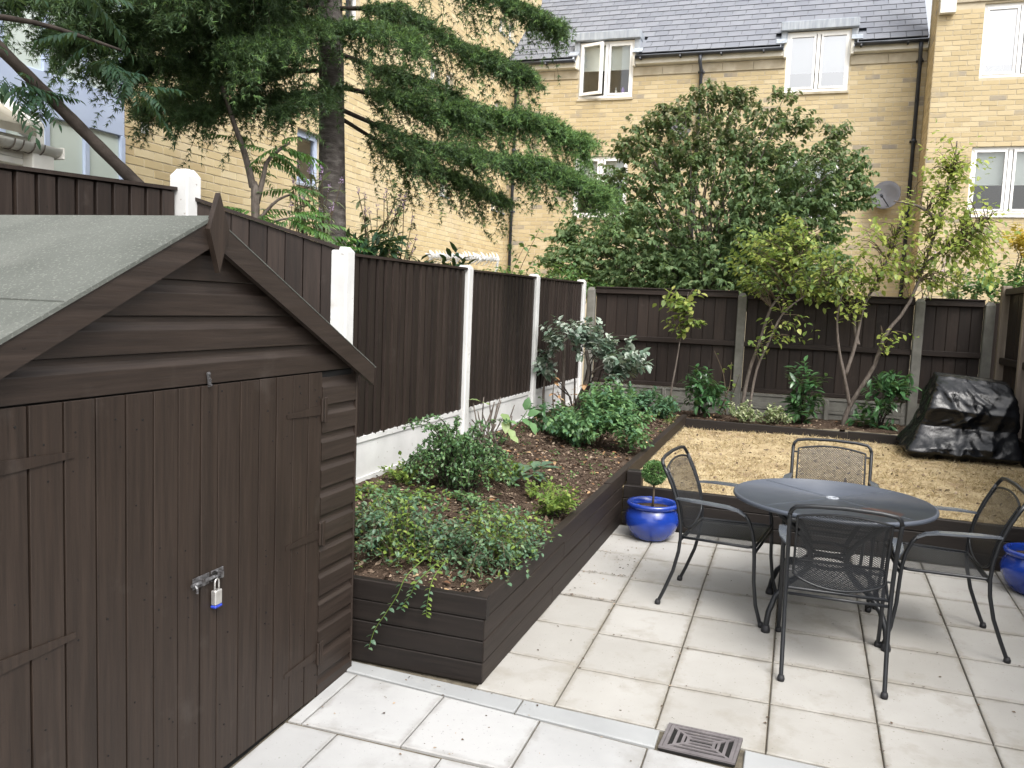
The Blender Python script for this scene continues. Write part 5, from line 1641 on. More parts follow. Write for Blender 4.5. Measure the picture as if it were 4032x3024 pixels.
# ---------------------------------------------------------------- conifer
cf = root('conifer_tree', 'tall conifer with a bare grey trunk and drooping dark needle branches', 'conifer', (-4.05, 6.69, .3))
obj('trunk', MB().tube([(-4.03, 6.68, -.1), (-4.06, 6.70, 1.2), (-4.08, 6.72, 2.36), (-4.15, 6.79, 3.32), (-4.20, 6.84, 4.0), (-4.25, 6.88, 4.58), (-4.33, 6.95, 6.0), (-4.4, 7.0, 8.0)], [.15, .137, .126, .115, .112, .108, .09, .05], 20), MT['bark_con'], cf, True)
def bez(pts, n):
    pts = [np.array(p, float) for p in pts]
    seg = np.linspace(0, len(pts) - 1, n)
    out = []
    for s in seg:
        i = min(int(s), len(pts) - 2); t = s - i
        p0 = pts[max(i - 1, 0)]; p1 = pts[i]; p2 = pts[i + 1]; p3 = pts[min(i + 2, len(pts) - 1)]
        out.append(.5 * ((2 * p1) + (-p0 + p2) * t + (2 * p0 - 5 * p1 + 4 * p2 - p3) * t * t + (-p0 + 3 * p1 - 3 * p2 + p3) * t ** 3))
    return np.array(out)
# limb: points, density, droop, half width of the flat spray, start fraction, share of light needles (low on the shaded left side)
LIMBS = [
    ([(-4.2, 6.92, 4.95), (-3.52, 7.16, 4.93), (-2.71, 7.19, 4.58), (-2.22, 7.23, 4.36)], 1.0, .26, .34, .25, .3),
    ([(-4.2, 6.86, 4.50), (-3.61, 6.98, 4.46), (-3.0, 7.05, 4.17), (-2.44, 7.12, 3.94)], 1.25, .34, .40, .12, .35),
    ([(-4.15, 6.82, 3.80), (-3.52, 6.93, 3.68), (-2.88, 7.04, 3.57), (-2.37, 7.09, 3.52), (-1.93, 7.12, 3.36)], 1.5, .25, .44, .10, .85),
    ([(-4.15, 6.80, 3.62), (-3.28, 6.76, 3.28), (-2.59, 6.77, 3.14), (-2.08, 6.85, 3.04), (-1.66, 6.89, 2.86)], 1.3, .20, .38, .12, .75),
    ([(-4.15, 6.84, 3.55), (-3.75, 7.24, 3.30), (-3.32, 7.48, 3.13), (-2.8, 7.63, 2.90)], 1.0, .28, .35, .15, .4),
    ([(-4.15, 6.82, 4.1), (-3.7, 7.0, 3.95), (-3.2, 7.1, 3.78), (-2.85, 7.2, 3.62)], 1.1, .30, .36, .1, .3),
    ([(-4.2, 6.86, 4.3), (-3.8, 6.5, 4.22), (-3.3, 6.2, 4.05), (-2.95, 6.0, 3.9)], .9, .30, .34, .12, .4),
    # towards the viewer and the left: the shaded mass over the fence, its shade set by needle colour
    ([(-4.2, 6.84, 4.55), (-4.3, 6.2, 4.45), (-4.45, 5.5, 4.15), (-4.55, 4.9, 3.80)], 1.2, .24, .42, .12, .05),
    ([(-4.2, 6.84, 4.3), (-4.0, 6.2, 4.15), (-3.9, 5.6, 3.85), (-3.85, 5.1, 3.62)], 1.2, .24, .38, .12, .3),
    ([(-4.2, 6.84, 4.2), (-4.6, 6.3, 4.12), (-5.0, 5.6, 3.98), (-5.3, 5.0, 3.78)], 1.2, .24, .42, .1, 0),
    ([(-4.2, 6.84, 4.75), (-4.1, 6.1, 4.65), (-4.1, 5.3, 4.32), (-4.1, 4.6, 3.90)], 1.2, .20, .42, .12, .1),
    ([(-4.2, 6.84, 4.9), (-4.6, 6.0, 4.75), (-4.9, 5.2, 4.38), (-5.0, 4.5, 3.95)], 1.2, .22, .42, .12, 0),
    ([(-4.2, 6.84, 3.7), (-4.35, 6.3, 3.58), (-4.5, 5.8, 3.42), (-4.6, 5.4, 3.25)], .95, .20, .34, .15, 0),
    ([(-4.15, 6.82, 3.75), (-4.0, 6.5, 3.68), (-3.95, 6.1, 3.52), (-4.0, 5.8, 3.36)], .75, .20, .30, .15, .1),
    ([(-4.2, 6.84, 3.95), (-4.8, 6.6, 3.88), (-5.3, 6.3, 3.70), (-5.6, 6.1, 3.50)], 1.1, .24, .36, .1, 0),
    ([(-4.2, 6.84, 5.2), (-4.7, 5.8, 4.95), (-5.2, 4.9, 4.5), (-5.4, 4.4, 4.1)], 1.1, .24, .42, .1, 0),
    ([(-4.3, 6.9, 5.4), (-3.9, 6.2, 5.2), (-3.7, 5.5, 4.75), (-3.6, 5.0, 4.35)], 1.0, .26, .40, .1, .2),
    ([(-4.2, 6.84, 4.6), (-4.7, 6.9, 4.5), (-5.3, 6.8, 4.25), (-5.7, 6.8, 4.0)], .9, .26, .36, .1, 0),
    ([(-4.2, 6.84, 4.9), (-4.35, 5.9, 4.6), (-4.45, 5.0, 4.15), (-4.5, 4.3, 3.75)], 1.3, .22, .42, .15, 0),
    ([(-4.2, 6.84, 4.5), (-4.55, 5.9, 4.25), (-4.75, 5.1, 3.9), (-4.85, 4.5, 3.6)], 1.3, .24, .42, .15, 0),
    ([(-4.2, 6.84, 5.1), (-4.6, 5.7, 4.7), (-4.85, 4.8, 4.2), (-4.95, 4.2, 3.8)], 1.3, .22, .44, .2, 0),
    ([(-4.2, 6.84, 4.0), (-4.4, 6.1, 3.88), (-4.7, 5.5, 3.70), (-4.9, 5.0, 3.5)], 1.1, .24, .38, .12, 0),
    ([(-4.2, 6.84, 5.0), (-4.0, 5.9, 4.7), (-3.85, 5.1, 4.3), (-3.8, 4.6, 3.95)], 1.2, .24, .40, .15, .15),
]
needP, needD, tipP, tipD = [], [], [], []
tw = MB()
for pts, dens, droop, hw_, t0, tipg in LIMBS:
    c = bez(pts, 26)
    L = np.linalg.norm(np.diff(c, axis=0), axis=1).sum()
    obj('branch', MB().tube(c, list(np.linspace(.022, .004, 26)), 6), MT['bark_dark'], cf, True)
    ntw_ = int(L * 84 * dens)
    for k in range(ntw_):
        t = t0 + (1 - t0) * RNG.random() ** .85
        i = min(int(t * 25), 24)
        p = c[i] + (c[i + 1] - c[i]) * (t * 25 - i)
        fw = unit((c[i + 1] - c[i])[None])[0]
        sd = unit(np.cross(fw, [0, 0, 1.])[None])[0] * (1 if RNG.random() < .5 else -1)
        ln = hw_ * (1.3 - .82 * t) * (.35 + .95 * RNG.random())
        hang = RNG.random() < .26
        d0 = fw * (.65 + .4 * RNG.random()) + sd * (.15 + .8 * RNG.random()) + np.array([0, 0, .10 + .14 * RNG.normal()])
        if hang: d0 = d0 * .6 + np.array([0, 0, -.35])
        d0 /= np.linalg.norm(d0)
        m = max(5, int(ln / .024))
        s = np.linspace(0, 1, m)
        q = p + d0 * (s * ln)[:, None]
        q[:, 2] -= (droop * (1.0 if hang else .34)) * ln / .35 * s ** 1.8 * (.5 + 1.1 * RNG.random())
        tan = unit(np.gradient(q, axis=0))
        if RNG.random() < .4:
            tw.tube([q[0], q[m // 2], q[-1]], [.0035, .0025, .0012], 3, False)
        Q, T_ = [q], [tan]
        for j in range(int(3 + ln * 14)):          # short side shoots make the spray ragged
            w = RNG.integers(1, m)
            e = tan[w] * (.5 + .4 * RNG.random()) + rdir(1)[0] * .75
            e[2] -= .12
            e /= np.linalg.norm(e)
            l2 = .035 + .085 * RNG.random()
            s2 = np.linspace(0, 1, 4)
            r_ = q[w] + e * (s2 * l2)[:, None]
            r_[:, 2] -= .25 * l2 * s2 ** 2
            Q.append(r_); T_.append(np.repeat(e[None], 4, 0))
        q = np.concatenate(Q); tan = np.concatenate(T_)
        m = len(q); nn = 7
        dd = tan[:, None, :] * .85 + rdir(m * nn).reshape(m, nn, 3) * .85
        pp = np.repeat(q[:, None, :], nn, 1).reshape(-1, 3); dd = dd.reshape(-1, 3)
        ist = np.repeat(RNG.random(m) < (.12 + .88 * t) * tipg, nn)
        needP.append(pp[~ist]); needD.append(dd[~ist]); tipP.append(pp[ist]); tipD.append(dd[ist])
obj('twigs', tw, MT['bark_dark'], cf, kind='stuff')
def needles(name, P, D, mat):
    n = len(P)
    D = unit(D); X = unit(np.cross(D, rdir(n)))
    L = (.030 + .022 * RNG.random(n))[:, None]; W = .0034
    V = np.stack([P - X * W, P + X * W, P + D * L], 1).reshape(-1, 3)
    np_mesh(name, V, np.arange(3 * n).reshape(-1, 3), MT[mat], cf, 'stuff')
needles('needles', np.concatenate(needP), np.concatenate(needD), 'lf_con')
needles('needles', np.concatenate(tipP), np.concatenate(tipD), 'lf_con_tip')

# ---------------------------------------------------------------- trees with pinnate leaves
def pinnate_mesh(npair, L, wl, mat, droop):
    mb = MB()
    ys_ = np.linspace(0, 1, 9)
    mb.tube([(0, L * s, -droop * L * s * s) for s in ys_], list(np.linspace(.0035, .001, 9)), 4, False)
    P, D, N, S = [], [], [], []
    for k in range(npair):
        s = .16 + .84 * k / npair
        for sx in (-1, 1):
            P.append((0, L * s, -droop * L * s * s)); D.append((sx * .82, .5, -.38 + random.uniform(-.25, .25))); N.append((sx * .3 + random.uniform(-.3, .3), random.uniform(-.3, .3), 1)); S.append(wl * random.uniform(.8, 1.1) * (1 - .35 * s ** 3))
    P.append((0, L, -droop * L)); D.append((0, 1, -droop * 2)); N.append((0, 0, 1)); S.append(wl * .8)
    V, T = leaf_arrays(np.array(P, float), np.array(D, float), np.array(N, float), np.array(S, float), LANCE)
    mb.add([tuple(v) for v in V], [tuple(t) for t in T])
    return mesh_of(mb, mat, 'leaf')
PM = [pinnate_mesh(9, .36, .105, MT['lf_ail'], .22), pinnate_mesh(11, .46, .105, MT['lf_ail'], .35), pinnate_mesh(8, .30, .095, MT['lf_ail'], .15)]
PM2 = [pinnate_mesh(9, .34, .085, MT['lf_ail2'], .22), pinnate_mesh(11, .44, .09, MT['lf_ail2'], .32), pinnate_mesh(7, .26, .08, MT['lf_ail2'], .12)]
def put_leaf(parent, meshes, p, heading, pitch, sc):
    o = inst('leaf', random.choice(meshes), parent, p, (sc, sc, sc), None)
    d = Vector((math.cos(heading) * math.cos(pitch), math.sin(heading) * math.cos(pitch), math.sin(pitch)))
    q = d.to_track_quat('Y', 'Z')
    o.rotation_euler = (q @ Matrix.Rotation(random.uniform(-.4, .4), 3, 'Y').to_quaternion()).to_euler()
    return o
at = root('pinnate_tree', 'tree with a dark leaning bare trunk and drooping pinnate leaves at the left edge', 'tree', (-3.95, 4.62, .3))
tr = [(-3.55, 5.1, 1.2), (-3.85, 4.72, 2.2), (-4.08, 4.40, 2.53), (-4.25, 4.16, 2.80), (-4.38, 3.93, 3.04), (-4.48, 3.72, 3.24), (-4.64, 3.50, 3.52), (-4.8, 3.3, 3.85)]
trc = bez(tr, 40)
rad = np.interp(np.linspace(0, 1, 40), [0, .4, .7, 1], [.048, .037, .034, .026]) * (1 + .05 * np.sin(np.arange(40) * 2.1))
obj('trunk', MB().tube(trc, list(rad), 12), MT['bark_dark'], at, True)
for bp in ([(-4.6, 3.52, 3.5), (-4.3, 3.58, 3.62), (-4.0, 3.78, 3.68)], [(-4.55, 3.6, 3.4), (-4.35, 3.9, 3.42), (-4.05, 4.2, 3.34)]):
    obj('branch', MB().tube(bez(bp, 8), list(np.linspace(.022, .008, 8)), 6), MT['bark_dark'], at, True)
sp = [((-4.38, 3.86, 3.06), 7, .8), ((-4.42, 3.70, 3.02), 6, .85), ((-4.10, 4.15, 3.26), 6, .8), ((-4.02, 4.30, 3.16), 7, .8), ((-4.05, 3.80, 3.62), 4, .9), ((-4.2, 3.6, 3.52), 5, .9), ((-4.15, 4.05, 3.36), 4, .8), ((-4.5, 3.55, 3.25), 4, .8)]
for p, k, s in sp:
    for i in range(k):
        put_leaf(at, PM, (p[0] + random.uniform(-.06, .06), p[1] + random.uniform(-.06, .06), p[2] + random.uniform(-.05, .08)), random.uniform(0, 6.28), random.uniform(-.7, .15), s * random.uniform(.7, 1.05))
# thin dead twig crossing the mass
at2 = root('pinnate_tree', 'young tree with fresh green pinnate leaves between shed and conifer trunk', 'tree', (-4.12, 5.65, .4))
m = MB().tube(bez([(-4.10, 5.64, -.1), (-4.13, 5.65, 2.47), (-4.17, 5.66, 2.74), (-4.25, 5.66, 3.0), (-4.34, 5.65, 3.22), (-4.42, 5.6, 3.5)], 24), list(np.linspace(.038, .014, 24)), 8)
obj('trunk', m, MT['bark_grey'], at2, True)
obj('branch', MB().tube(bez([(-4.13, 5.66, 2.6), (-4.10, 5.70, 2.8), (-4.06, 5.71, 2.95), (-3.9, 5.75, 3.08)], 8), list(np.linspace(.026, .010, 8)), 7), MT['bark_grey'], at2, True)
obj('branch', MB().tube(bez([(-4.12, 5.65, 2.45), (-3.98, 5.7, 2.62), (-3.85, 5.72, 2.68)], 8), list(np.linspace(.016, .007, 8)), 6), MT['bark_grey'], at2, True)
obj('branch', MB().tube(bez([(-4.12, 5.65, 2.3), (-4.0, 5.68, 2.45), (-3.8, 5.7, 2.5)], 8), list(np.linspace(.014, .006, 8)), 6), MT['bark_grey'], at2, True)
for p, k, s in [((-3.95, 5.74, 3.06), 7, .95), ((-4.06, 5.71, 2.98), 6, .9), ((-4.32, 5.64, 3.12), 6, .8), ((-4.22, 5.66, 2.9), 4, .7), ((-3.88, 5.75, 2.70), 6, .85), ((-4.12, 5.6, 2.5), 7, .9), ((-3.85, 5.7, 2.50), 8, .95), ((-3.75, 5.74, 2.44), 7, .9), ((-4.35, 5.5, 2.5), 5, .9), ((-3.62, 5.9, 2.32), 6, .8), ((-4.35, 4.9, 2.45), 3, .7)]:
    for i in range(k):
        put_leaf(at2, PM2, (p[0] + random.uniform(-.05, .05), p[1] + random.uniform(-.05, .05), p[2] + random.uniform(-.05, .05)), random.uniform(-1.2, 1.8) if random.random() < .6 else random.uniform(0, 6.28), random.uniform(-.35, .3), s * random.uniform(.65, 1.05))

# buddleia behind the fence
def wands(name, label, cat, base, tips, nl, lsz, mat, flower=None, spread=.25, tmpl=LANCE, bark='twig', group=None):
    t = root(name, label, cat, base, group)
    mb = MB(); P, D, FP = [], [], []
    for tip in tips:
        b = np.array(base) + np.array([random.uniform(-spread, spread), random.uniform(-spread, spread) * .5, 0])
        c = bez([b, (b + np.array(tip)) / 2 + RNG.normal(0, .05, 3), np.array(tip)], 12)
        mb.tube(c, list(np.linspace(.009, .003, 12)), 5)
        for k in range(nl):
            s = .15 + .85 * RNG.random(); q = c[min(int(s * 11), 11)]
            P.append(q); dd = rdir(1)[0]; dd[2] = dd[2] * .4 - .05; D.append(dd)
        if flower:
            for k in range(20):
                s = RNG.random(); fw = unit((c[-1] - c[-3])[None])[0]
                FP.append(c[-1] + fw * (s * .06 - .02) + rdir(1)[0] * .014 * (1 - .7 * s))
    obj('stem', mb, MT[bark], t, True)
    n = len(P)
    leaves('foliage', t, np.array(P), np.array(D), rdir(n) * .5 + np.array([0, 0, 1]), lsz * (.6 + .7 * RNG.random(n)), tmpl, MT[mat])
    if flower:
        n = len(FP)
        leaves('blossom', t, np.array(FP), rdir(n), rdir(n), .012 + .008 * RNG.random(n), DIAM, MT[flower])
    return t
tips = [(-4.05 + random.uniform(-.28, .25), 6.35 + random.uniform(-.2, .2), random.uniform(2.45, 3.02)) for _ in range(24)]
wands('buddleia_bush', 'flowering bush with lilac panicles left of the conifer trunk', 'bush', (-4.0, 6.3, 1.5), tips, 34, .085, 'lf_bud', 'purple', .2)
tips = [(-3.70 + random.uniform(-.25, .3), 6.95 + random.uniform(-.2, .2), random.uniform(2.25, 2.86)) for _ in range(24)]
wands('buddleia_bush', 'flowering bush with lilac panicles right of the conifer trunk', 'bush', (-3.72, 6.95, 1.5), tips, 34, .085, 'lf_bud', 'purple', .2)
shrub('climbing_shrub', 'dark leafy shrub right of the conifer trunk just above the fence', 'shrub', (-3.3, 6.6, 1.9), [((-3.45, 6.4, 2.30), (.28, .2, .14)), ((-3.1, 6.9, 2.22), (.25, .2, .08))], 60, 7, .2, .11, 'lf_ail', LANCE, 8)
shrub('hedge_plant', 'leafy green climber above the left fence near the corner post', 'shrub', (-3.6, 10.6, 1.8), [((-4.2, 11.0, 2.24), (.7, .3, .13)), ((-3.2, 10.9, 2.28), (.4, .3, .16)), ((-4.5, 12, 2.3), (.5, .3, .12))], 150, 8, .24, .06, 'lf_weed', OVAL, 10)
wands('hedge_plant', 'single tall green shoot above the left fence near the downpipe', 'shrub', (-4.6, 13.0, 1.8), [(-4.05, 13.0, 3.18), (-4.3, 13.0, 2.9), (-4.15, 13.1, 2.75)], 26, .10, 'lf_weed', None, .1, OVAL)

# ---------------------------------------------------------------- big oval leaved tree behind the back fence
dt = root('leafy_tree', 'big rounded green tree with drooping oval leaves behind the back fence', 'tree', (-1.3, 12.4, .5))
LB = [((-1.3, 12.4, 3.3), (1.45, 1.0, 1.15)), ((-2.35, 12.3, 2.75), (1.0, .8, .75)), ((-.35, 12.3, 3.3), (.95, .8, 1.0)), ((-1.55, 12.3, 4.45), (.55, .5, .45)), ((-2.2, 12.3, 4.05), (.45, .45, .55)), ((-.75, 12.3, 4.4), (.55, .5, .42)),
      ((-2.95, 12.2, 2.55), (.75, .6, .45)), ((.10, 12.2, 3.75), (.55, .5, .55)), ((-.15, 12.2, 2.5), (.8, .7, .55)), ((-1.2, 12.1, 2.4), (1.2, .7, .5))]
SPRAY = [(-1.47, 12.3, 5.0), (-1.85, 12.3, 4.85), (-2.48, 12.3, 4.58), (-2.62, 12.3, 4.30), (-.95, 12.3, 4.9), (-.42, 12.3, 4.88), (-.15, 12.3, 4.55), (.28, 12.3, 4.42), (.42, 12.3, 4.2), (.62, 12.3, 3.92), (.66, 12.3, 3.62), (-3.45, 12.2, 2.95), (-3.62, 12.2, 2.62), (-3.3, 12.2, 3.15), (-2.9, 12.3, 3.6), (-1.15, 12.3, 4.95), (-2.1, 12.3, 4.72), (.35, 12.3, 3.2), (-2.75, 12.3, 3.9)]
for s_ in SPRAY:
    LB.append((s_, (.24, .2, .22)))
base = (-1.3, 12.45, .5)
P, d, C = lobes_points(LB[:10], 3900, .28)
P2, d2, C2 = lobes_points(LB[10:], 460, .6)
P = np.concatenate([P, P2]); d = np.concatenate([d, d2])
D = unit((P - np.array((-1.3, 12.4, 1.6))) * .5 + d * .5 + rdir(len(P)) * .4 + np.array([0, 0, .2]))
A = twig_leaves(P - D * .12, D, 13, .20, .066, .8, .85, .35)
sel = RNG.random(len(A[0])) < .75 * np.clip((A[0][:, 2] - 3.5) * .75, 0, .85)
tk = [base] ; 
obj('trunk', MB().tube([(-1.3, 12.45, -.1), (-1.32, 12.45, 1.2), (-1.35, 12.42, 2.0)], [.10, .085, .07], 10), MT['bark_grey'], dt, True)
ends = [l[0] for l in LB] + [tuple(P[i]) for i in RNG.choice(len(P), 50, replace=False)]
obj('branch', stems_mesh((-1.34, 12.42, 1.9), ends, .020, .3, .10, 6, 7), MT['bark_grey'], dt, True)
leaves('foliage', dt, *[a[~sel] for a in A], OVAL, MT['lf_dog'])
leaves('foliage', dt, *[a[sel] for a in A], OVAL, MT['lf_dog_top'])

# ---------------------------------------------------------------- slender trees in the back border
def slender(label, base, stems, sprays, nleaf, lsz, mat, r0, group='slender trees along the back fence', droop=.25, ntwig=5, reach=.30):
    t = root('slender_tree', label, 'tree', base, group)
    tips = []
    for i, st in enumerate(stems):
        c = bez(st, 22)
        rr = list(np.linspace(r0 * (1 if i == 0 else .72), r0 * .22, 22))
        obj('trunk' if i == 0 else 'stem', MB().tube(c, rr, 8), MT['bark_grey'], t, True)
        tips.append(c)
    allp = np.concatenate([c[6:] for c in tips])
    mb = MB(); P, D = [], []
    for (cx_, cy_, cz_), (ax_, ay_, az_), k in sprays:
        for _ in range(k):
            e = np.array([cx_, cy_, cz_]) + rdir(1)[0] * np.array([ax_, ay_, az_]) * RNG.random() ** .4
            j = np.argmin(np.linalg.norm((allp - e) * np.array([1, 1, 1.0]) + np.array([0, 0, .12]), axis=1))
            b = allp[j]
            if np.linalg.norm(e - b) > .1:
                c = bez([b, (b + e) / 2 + np.array([0, 0, .06]) + RNG.normal(0, .025, 3), e], 6)
                mb.tube(c, list(np.linspace(.0065, .002, 6)), 4, False)
            P.append(e); D.append(unit((e - b)[None])[0] if np.linalg.norm(e - b) > .01 else rdir(1)[0])
    obj('twigs', mb, MT['twig'], t, True, 'stuff')
    P = np.array(P); D = unit(np.array(D) + rdir(len(P)) * .4)
    A = twig_leaves(P - D * reach * .6, D, nleaf, reach, lsz, .75, droop, .35)
    leaves('foliage', t, *A, OVAL, MT[mat])
    return t
Y0 = 10.0
slender('slender tree with two thin stems and yellowing leaves beside the middle concrete post', (-.55, Y0, .70),
        [[(-.58, Y0, .55), (-.57, Y0, .86), (-.52, Y0, 1.24), (-.43, Y0, 1.57), (-.33, Y0, 1.97), (-.17, Y0, 2.21), (-.04, Y0, 2.53), (.0, Y0, 2.9)],
         [(-.48, Y0 - .05, .6), (-.49, Y0 - .05, .79), (-.44, Y0 - .05, 1.25), (-.33, Y0 - .06, 1.57), (-.2, Y0 - .08, 1.9), (.03, Y0 - .1, 2.12), (.3, Y0 - .12, 2.3)]],
        [((-.22, Y0, 2.45), (.60, .4, .44), 95), ((.25, Y0, 2.3), (.52, .35, .30), 60), ((-.15, Y0, 2.8), (.3, .25, .22), 30), ((-.45, Y0, 2.62), (.28, .25, .25), 26), ((-.15, Y0 - .1, 1.80), (.22, .1, .10), 5), ((-.38, Y0 - .1, 1.55), (.14, .1, .06), 3), ((-.08, Y0 - .1, 1.66), (.12, .1, .05), 3)],
        9, .066, 'lf_ame', .026, reach=.34)
slender('airy yellow green tree with a forked trunk in front of the back fence', (.54, 9.95, .70),
        [[(.52, 9.95, .6), (.54, 9.95, .77), (.6, 9.95, .96), (.8, 9.95, 1.38), (.88, 9.95, 1.72), (1.08, 9.95, 2.04), (1.22, 9.95, 2.52), (1.32, 9.95, 2.99), (1.41, 9.95, 3.57), (1.42, 9.95, 3.78)],
         [(.58, 9.95, .92), (.50, 9.94, 1.25), (.42, 9.92, 1.56), (.38, 9.9, 1.9), (.42, 9.9, 2.2)],
         [(.51, 9.95, 1.25), (.59, 9.97, 1.6), (.65, 10.0, 2.03), (.8, 10.02, 2.39), (.93, 10.05, 2.84), (1.0, 10.05, 3.14)],
         [(.62, 9.98, 1.6), (.56, 10.02, 1.9), (.6, 10.05, 2.2)],
         [(1.22, 9.95, 2.5), (1.5, 9.9, 2.75), (1.75, 9.85, 2.95)],
         [(1.32, 9.95, 2.95), (1.1, 9.9, 3.1), (.85, 9.85, 3.15)]],
        [((1.38, 9.95, 3.45), (.28, .25, .36), 66), ((1.25, 9.95, 2.9), (.55, .35, .42), 74), ((1.6, 9.9, 2.85), (.50, .35, .36), 62), ((.85, 9.95, 2.65), (.46, .35, .38), 52), ((1.3, 9.95, 2.45), (.42, .3, .22), 42), ((.55, 9.95, 2.30), (.30, .3, .26), 34), ((1.75, 9.9, 2.55), (.25, .2, .2), 18), ((.5, 9.85, 2.02), (.22, .1, .08), 6), ((.98, 9.85, 1.72), (.16, .1, .06), 4), ((.85, 9.85, 1.62), (.1, .1, .06), 2)],
        7, .062, 'lf_ame2', .030, reach=.36)
slender('thin sapling with a single stem and a tuft of green leaves before the back fence', (-1.42, Y0, .72),
        [[(-1.43, Y0, .6), (-1.40, Y0, .98), (-1.36, Y0, 1.3), (-1.33, Y0, 1.6), (-1.29, Y0, 1.96), (-1.27, Y0, 2.12)]],
        [((-1.32, Y0 - .05, 2.0), (.22, .15, .16), 18), ((-1.22, Y0 - .05, 1.78), (.16, .1, .10), 6), ((-1.42, Y0 - .05, 1.72), (.12, .1, .08), 3)],
        7, .085, 'lf_ame', .013)

# ---------------------------------------------------------------- shrubs in the back border
def laurel(label, b, lob, k):
    return shrub('evergreen_shrub', label, 'shrub', b, lob, k, 9, .16, .105, 'lf_lau', OVAL_N, 6, .010, .45, .15, .45, 'glossy evergreen shrubs in the back border')
laurel('glossy evergreen shrub left of the middle fence post', (-1.04, 9.85, .70), [((-1.05, 9.85, 1.08), (.18, .16, .18)), ((-.98, 9.85, .88), (.22, .18, .13)), ((-.86, 9.85, 1.0), (.16, .14, .12))], 46)
laurel('glossy evergreen shrub midway along the back fence, behind the far chair', (.09, 9.85, .70), [((.08, 9.85, 1.15), (.17, .15, .16)), ((.06, 9.85, .92), (.20, .17, .15)), ((.15, 9.85, .78), (.16, .14, .10))], 48)
laurel('glossy evergreen shrub between the forked tree and the black plastic sheet', (.90, 9.85, .70), [((.92, 9.85, 1.18), (.19, .16, .13)), ((1.08, 9.85, 1.14), (.14, .12, .10)), ((.88, 9.85, .95), (.17, .15, .15)), ((.82, 9.85, .76), (.18, .15, .10))], 52)
for label, b in (('small cream variegated shrub beside the two stemmed tree', (-.55, 9.68, .69)), ('small cream variegated shrub left of the central evergreen', (-.22, 9.65, .69))):
    shrub('variegated_shrub', label, 'shrub', b, [((b[0], b[1], .80), (.15, .12, .08)), ((b[0] + .06, b[1], .74), (.14, .1, .06))], 60, 8, .09, .036, 'lf_var', OVAL, 6, .005, .6, .1, .5, 'variegated shrubs in the back border')
wands('rose_shoot', 'spindly shoots with a few leaves in front of the middle post', 'plant', (-.78, 9.9, .72), [(-.92, 9.9, 1.45), (-.72, 9.9, 1.33), (-.62, 9.9, 1.2)], 7, .06, 'lf_ame', None, .06, OVAL)
shrub('border_plant', 'low blue green leafy plant in the far corner of the raised bed', 'plant', (-1.6, 9.4, .70), [((-1.55, 9.4, .84), (.30, .25, .10)), ((-1.38, 9.3, .80), (.16, .15, .07)), ((-1.8, 9.5, .90), (.25, .2, .10))], 130, 9, .12, .055, 'lf_peo_dk', OVAL, 8, .006, .4, .2)

# elaeagnus with a bare arching stem
el = shrub('silver_shrub', 'arching shrub with silvery grey green leaves by the fence corner', 'shrub', (-2.12, 8.4, .70),
           [((-2.22, 8.3, 1.60), (.30, .28, .14)), ((-2.0, 8.3, 1.52), (.28, .25, .12)), ((-1.75, 8.3, 1.42), (.26, .24, .14)), ((-1.58, 8.3, 1.34), (.16, .2, .13)), ((-1.72, 8.3, 1.25), (.16, .18, .12)), ((-2.48, 8.3, 1.25), (.10, .12, .10)), ((-2.45, 8.3, 1.45), (.14, .15, .12))],
           120, 11, .17, .075, 'lf_ela', OVAL, 12, .012, .3, .25, .4)
obj('stem', MB().tube(bez([(-2.25, 8.5, .68), (-2.12, 8.4, .95), (-2.02, 8.35, 1.2), (-2.05, 8.3, 1.45)], 10), list(np.linspace(.035, .018, 10)), 8).tube(bez([(-2.3, 8.5, .68), (-2.3, 8.4, 1.0), (-2.28, 8.3, 1.5)], 10), list(np.linspace(.028, .014, 10)), 8).tube(bez([(-2.02, 8.35, 1.2), (-1.85, 8.3, 1.32), (-1.65, 8.3, 1.36)], 8), list(np.linspace(.016, .008, 8)), 6).tube(bez([(-2.5, 8.4, .68), (-2.5, 8.35, 1.0), (-2.46, 8.3, 1.3)], 8), list(np.linspace(.02, .008, 8)), 6), MT['bark_grey'], el, True)
wands('dead_stems', 'bare brown twiggy stems under the silvery shrub', 'plant', (-2.15, 8.1, .68), [(-2.0, 8.1, 1.15), (-2.3, 8.1, 1.25), (-2.1, 8.1, 1.1), (-1.95, 8.0, 1.0), (-2.25, 8.0, 1.05)], 12, .06, 'litter', None, .15, OVAL)
# fresh green bush
shrub('leafy_bush', 'fresh green bush with lobed leaves in the middle of the raised bed', 'bush', (-1.66, 7.3, .64),
      [((-1.62, 7.35, 1.05), (.26, .25, .15)), ((-1.45, 7.3, .92), (.26, .25, .13)), ((-1.75, 7.1, .88), (.26, .24, .13)), ((-1.85, 7.2, .78), (.20, .2, .10)), ((-1.33, 7.2, .78), (.14, .16, .10))],
      430, 10, .14, .046, 'lf_peo', OVAL, 14, .007, .5, .35, .5, None, 'twig', 'lf_peo_dk', .28)
shrub('leafy_bush', 'darker small leaved growth behind the fresh green bush by the white post', 'bush', (-2.15, 7.5, .66), [((-2.15, 7.5, .86), (.22, .25, .14)), ((-2.0, 7.4, .78), (.18, .2, .10))], 80, 8, .13, .055, 'lf_lau', OVAL, 8, .006, .4, .3)
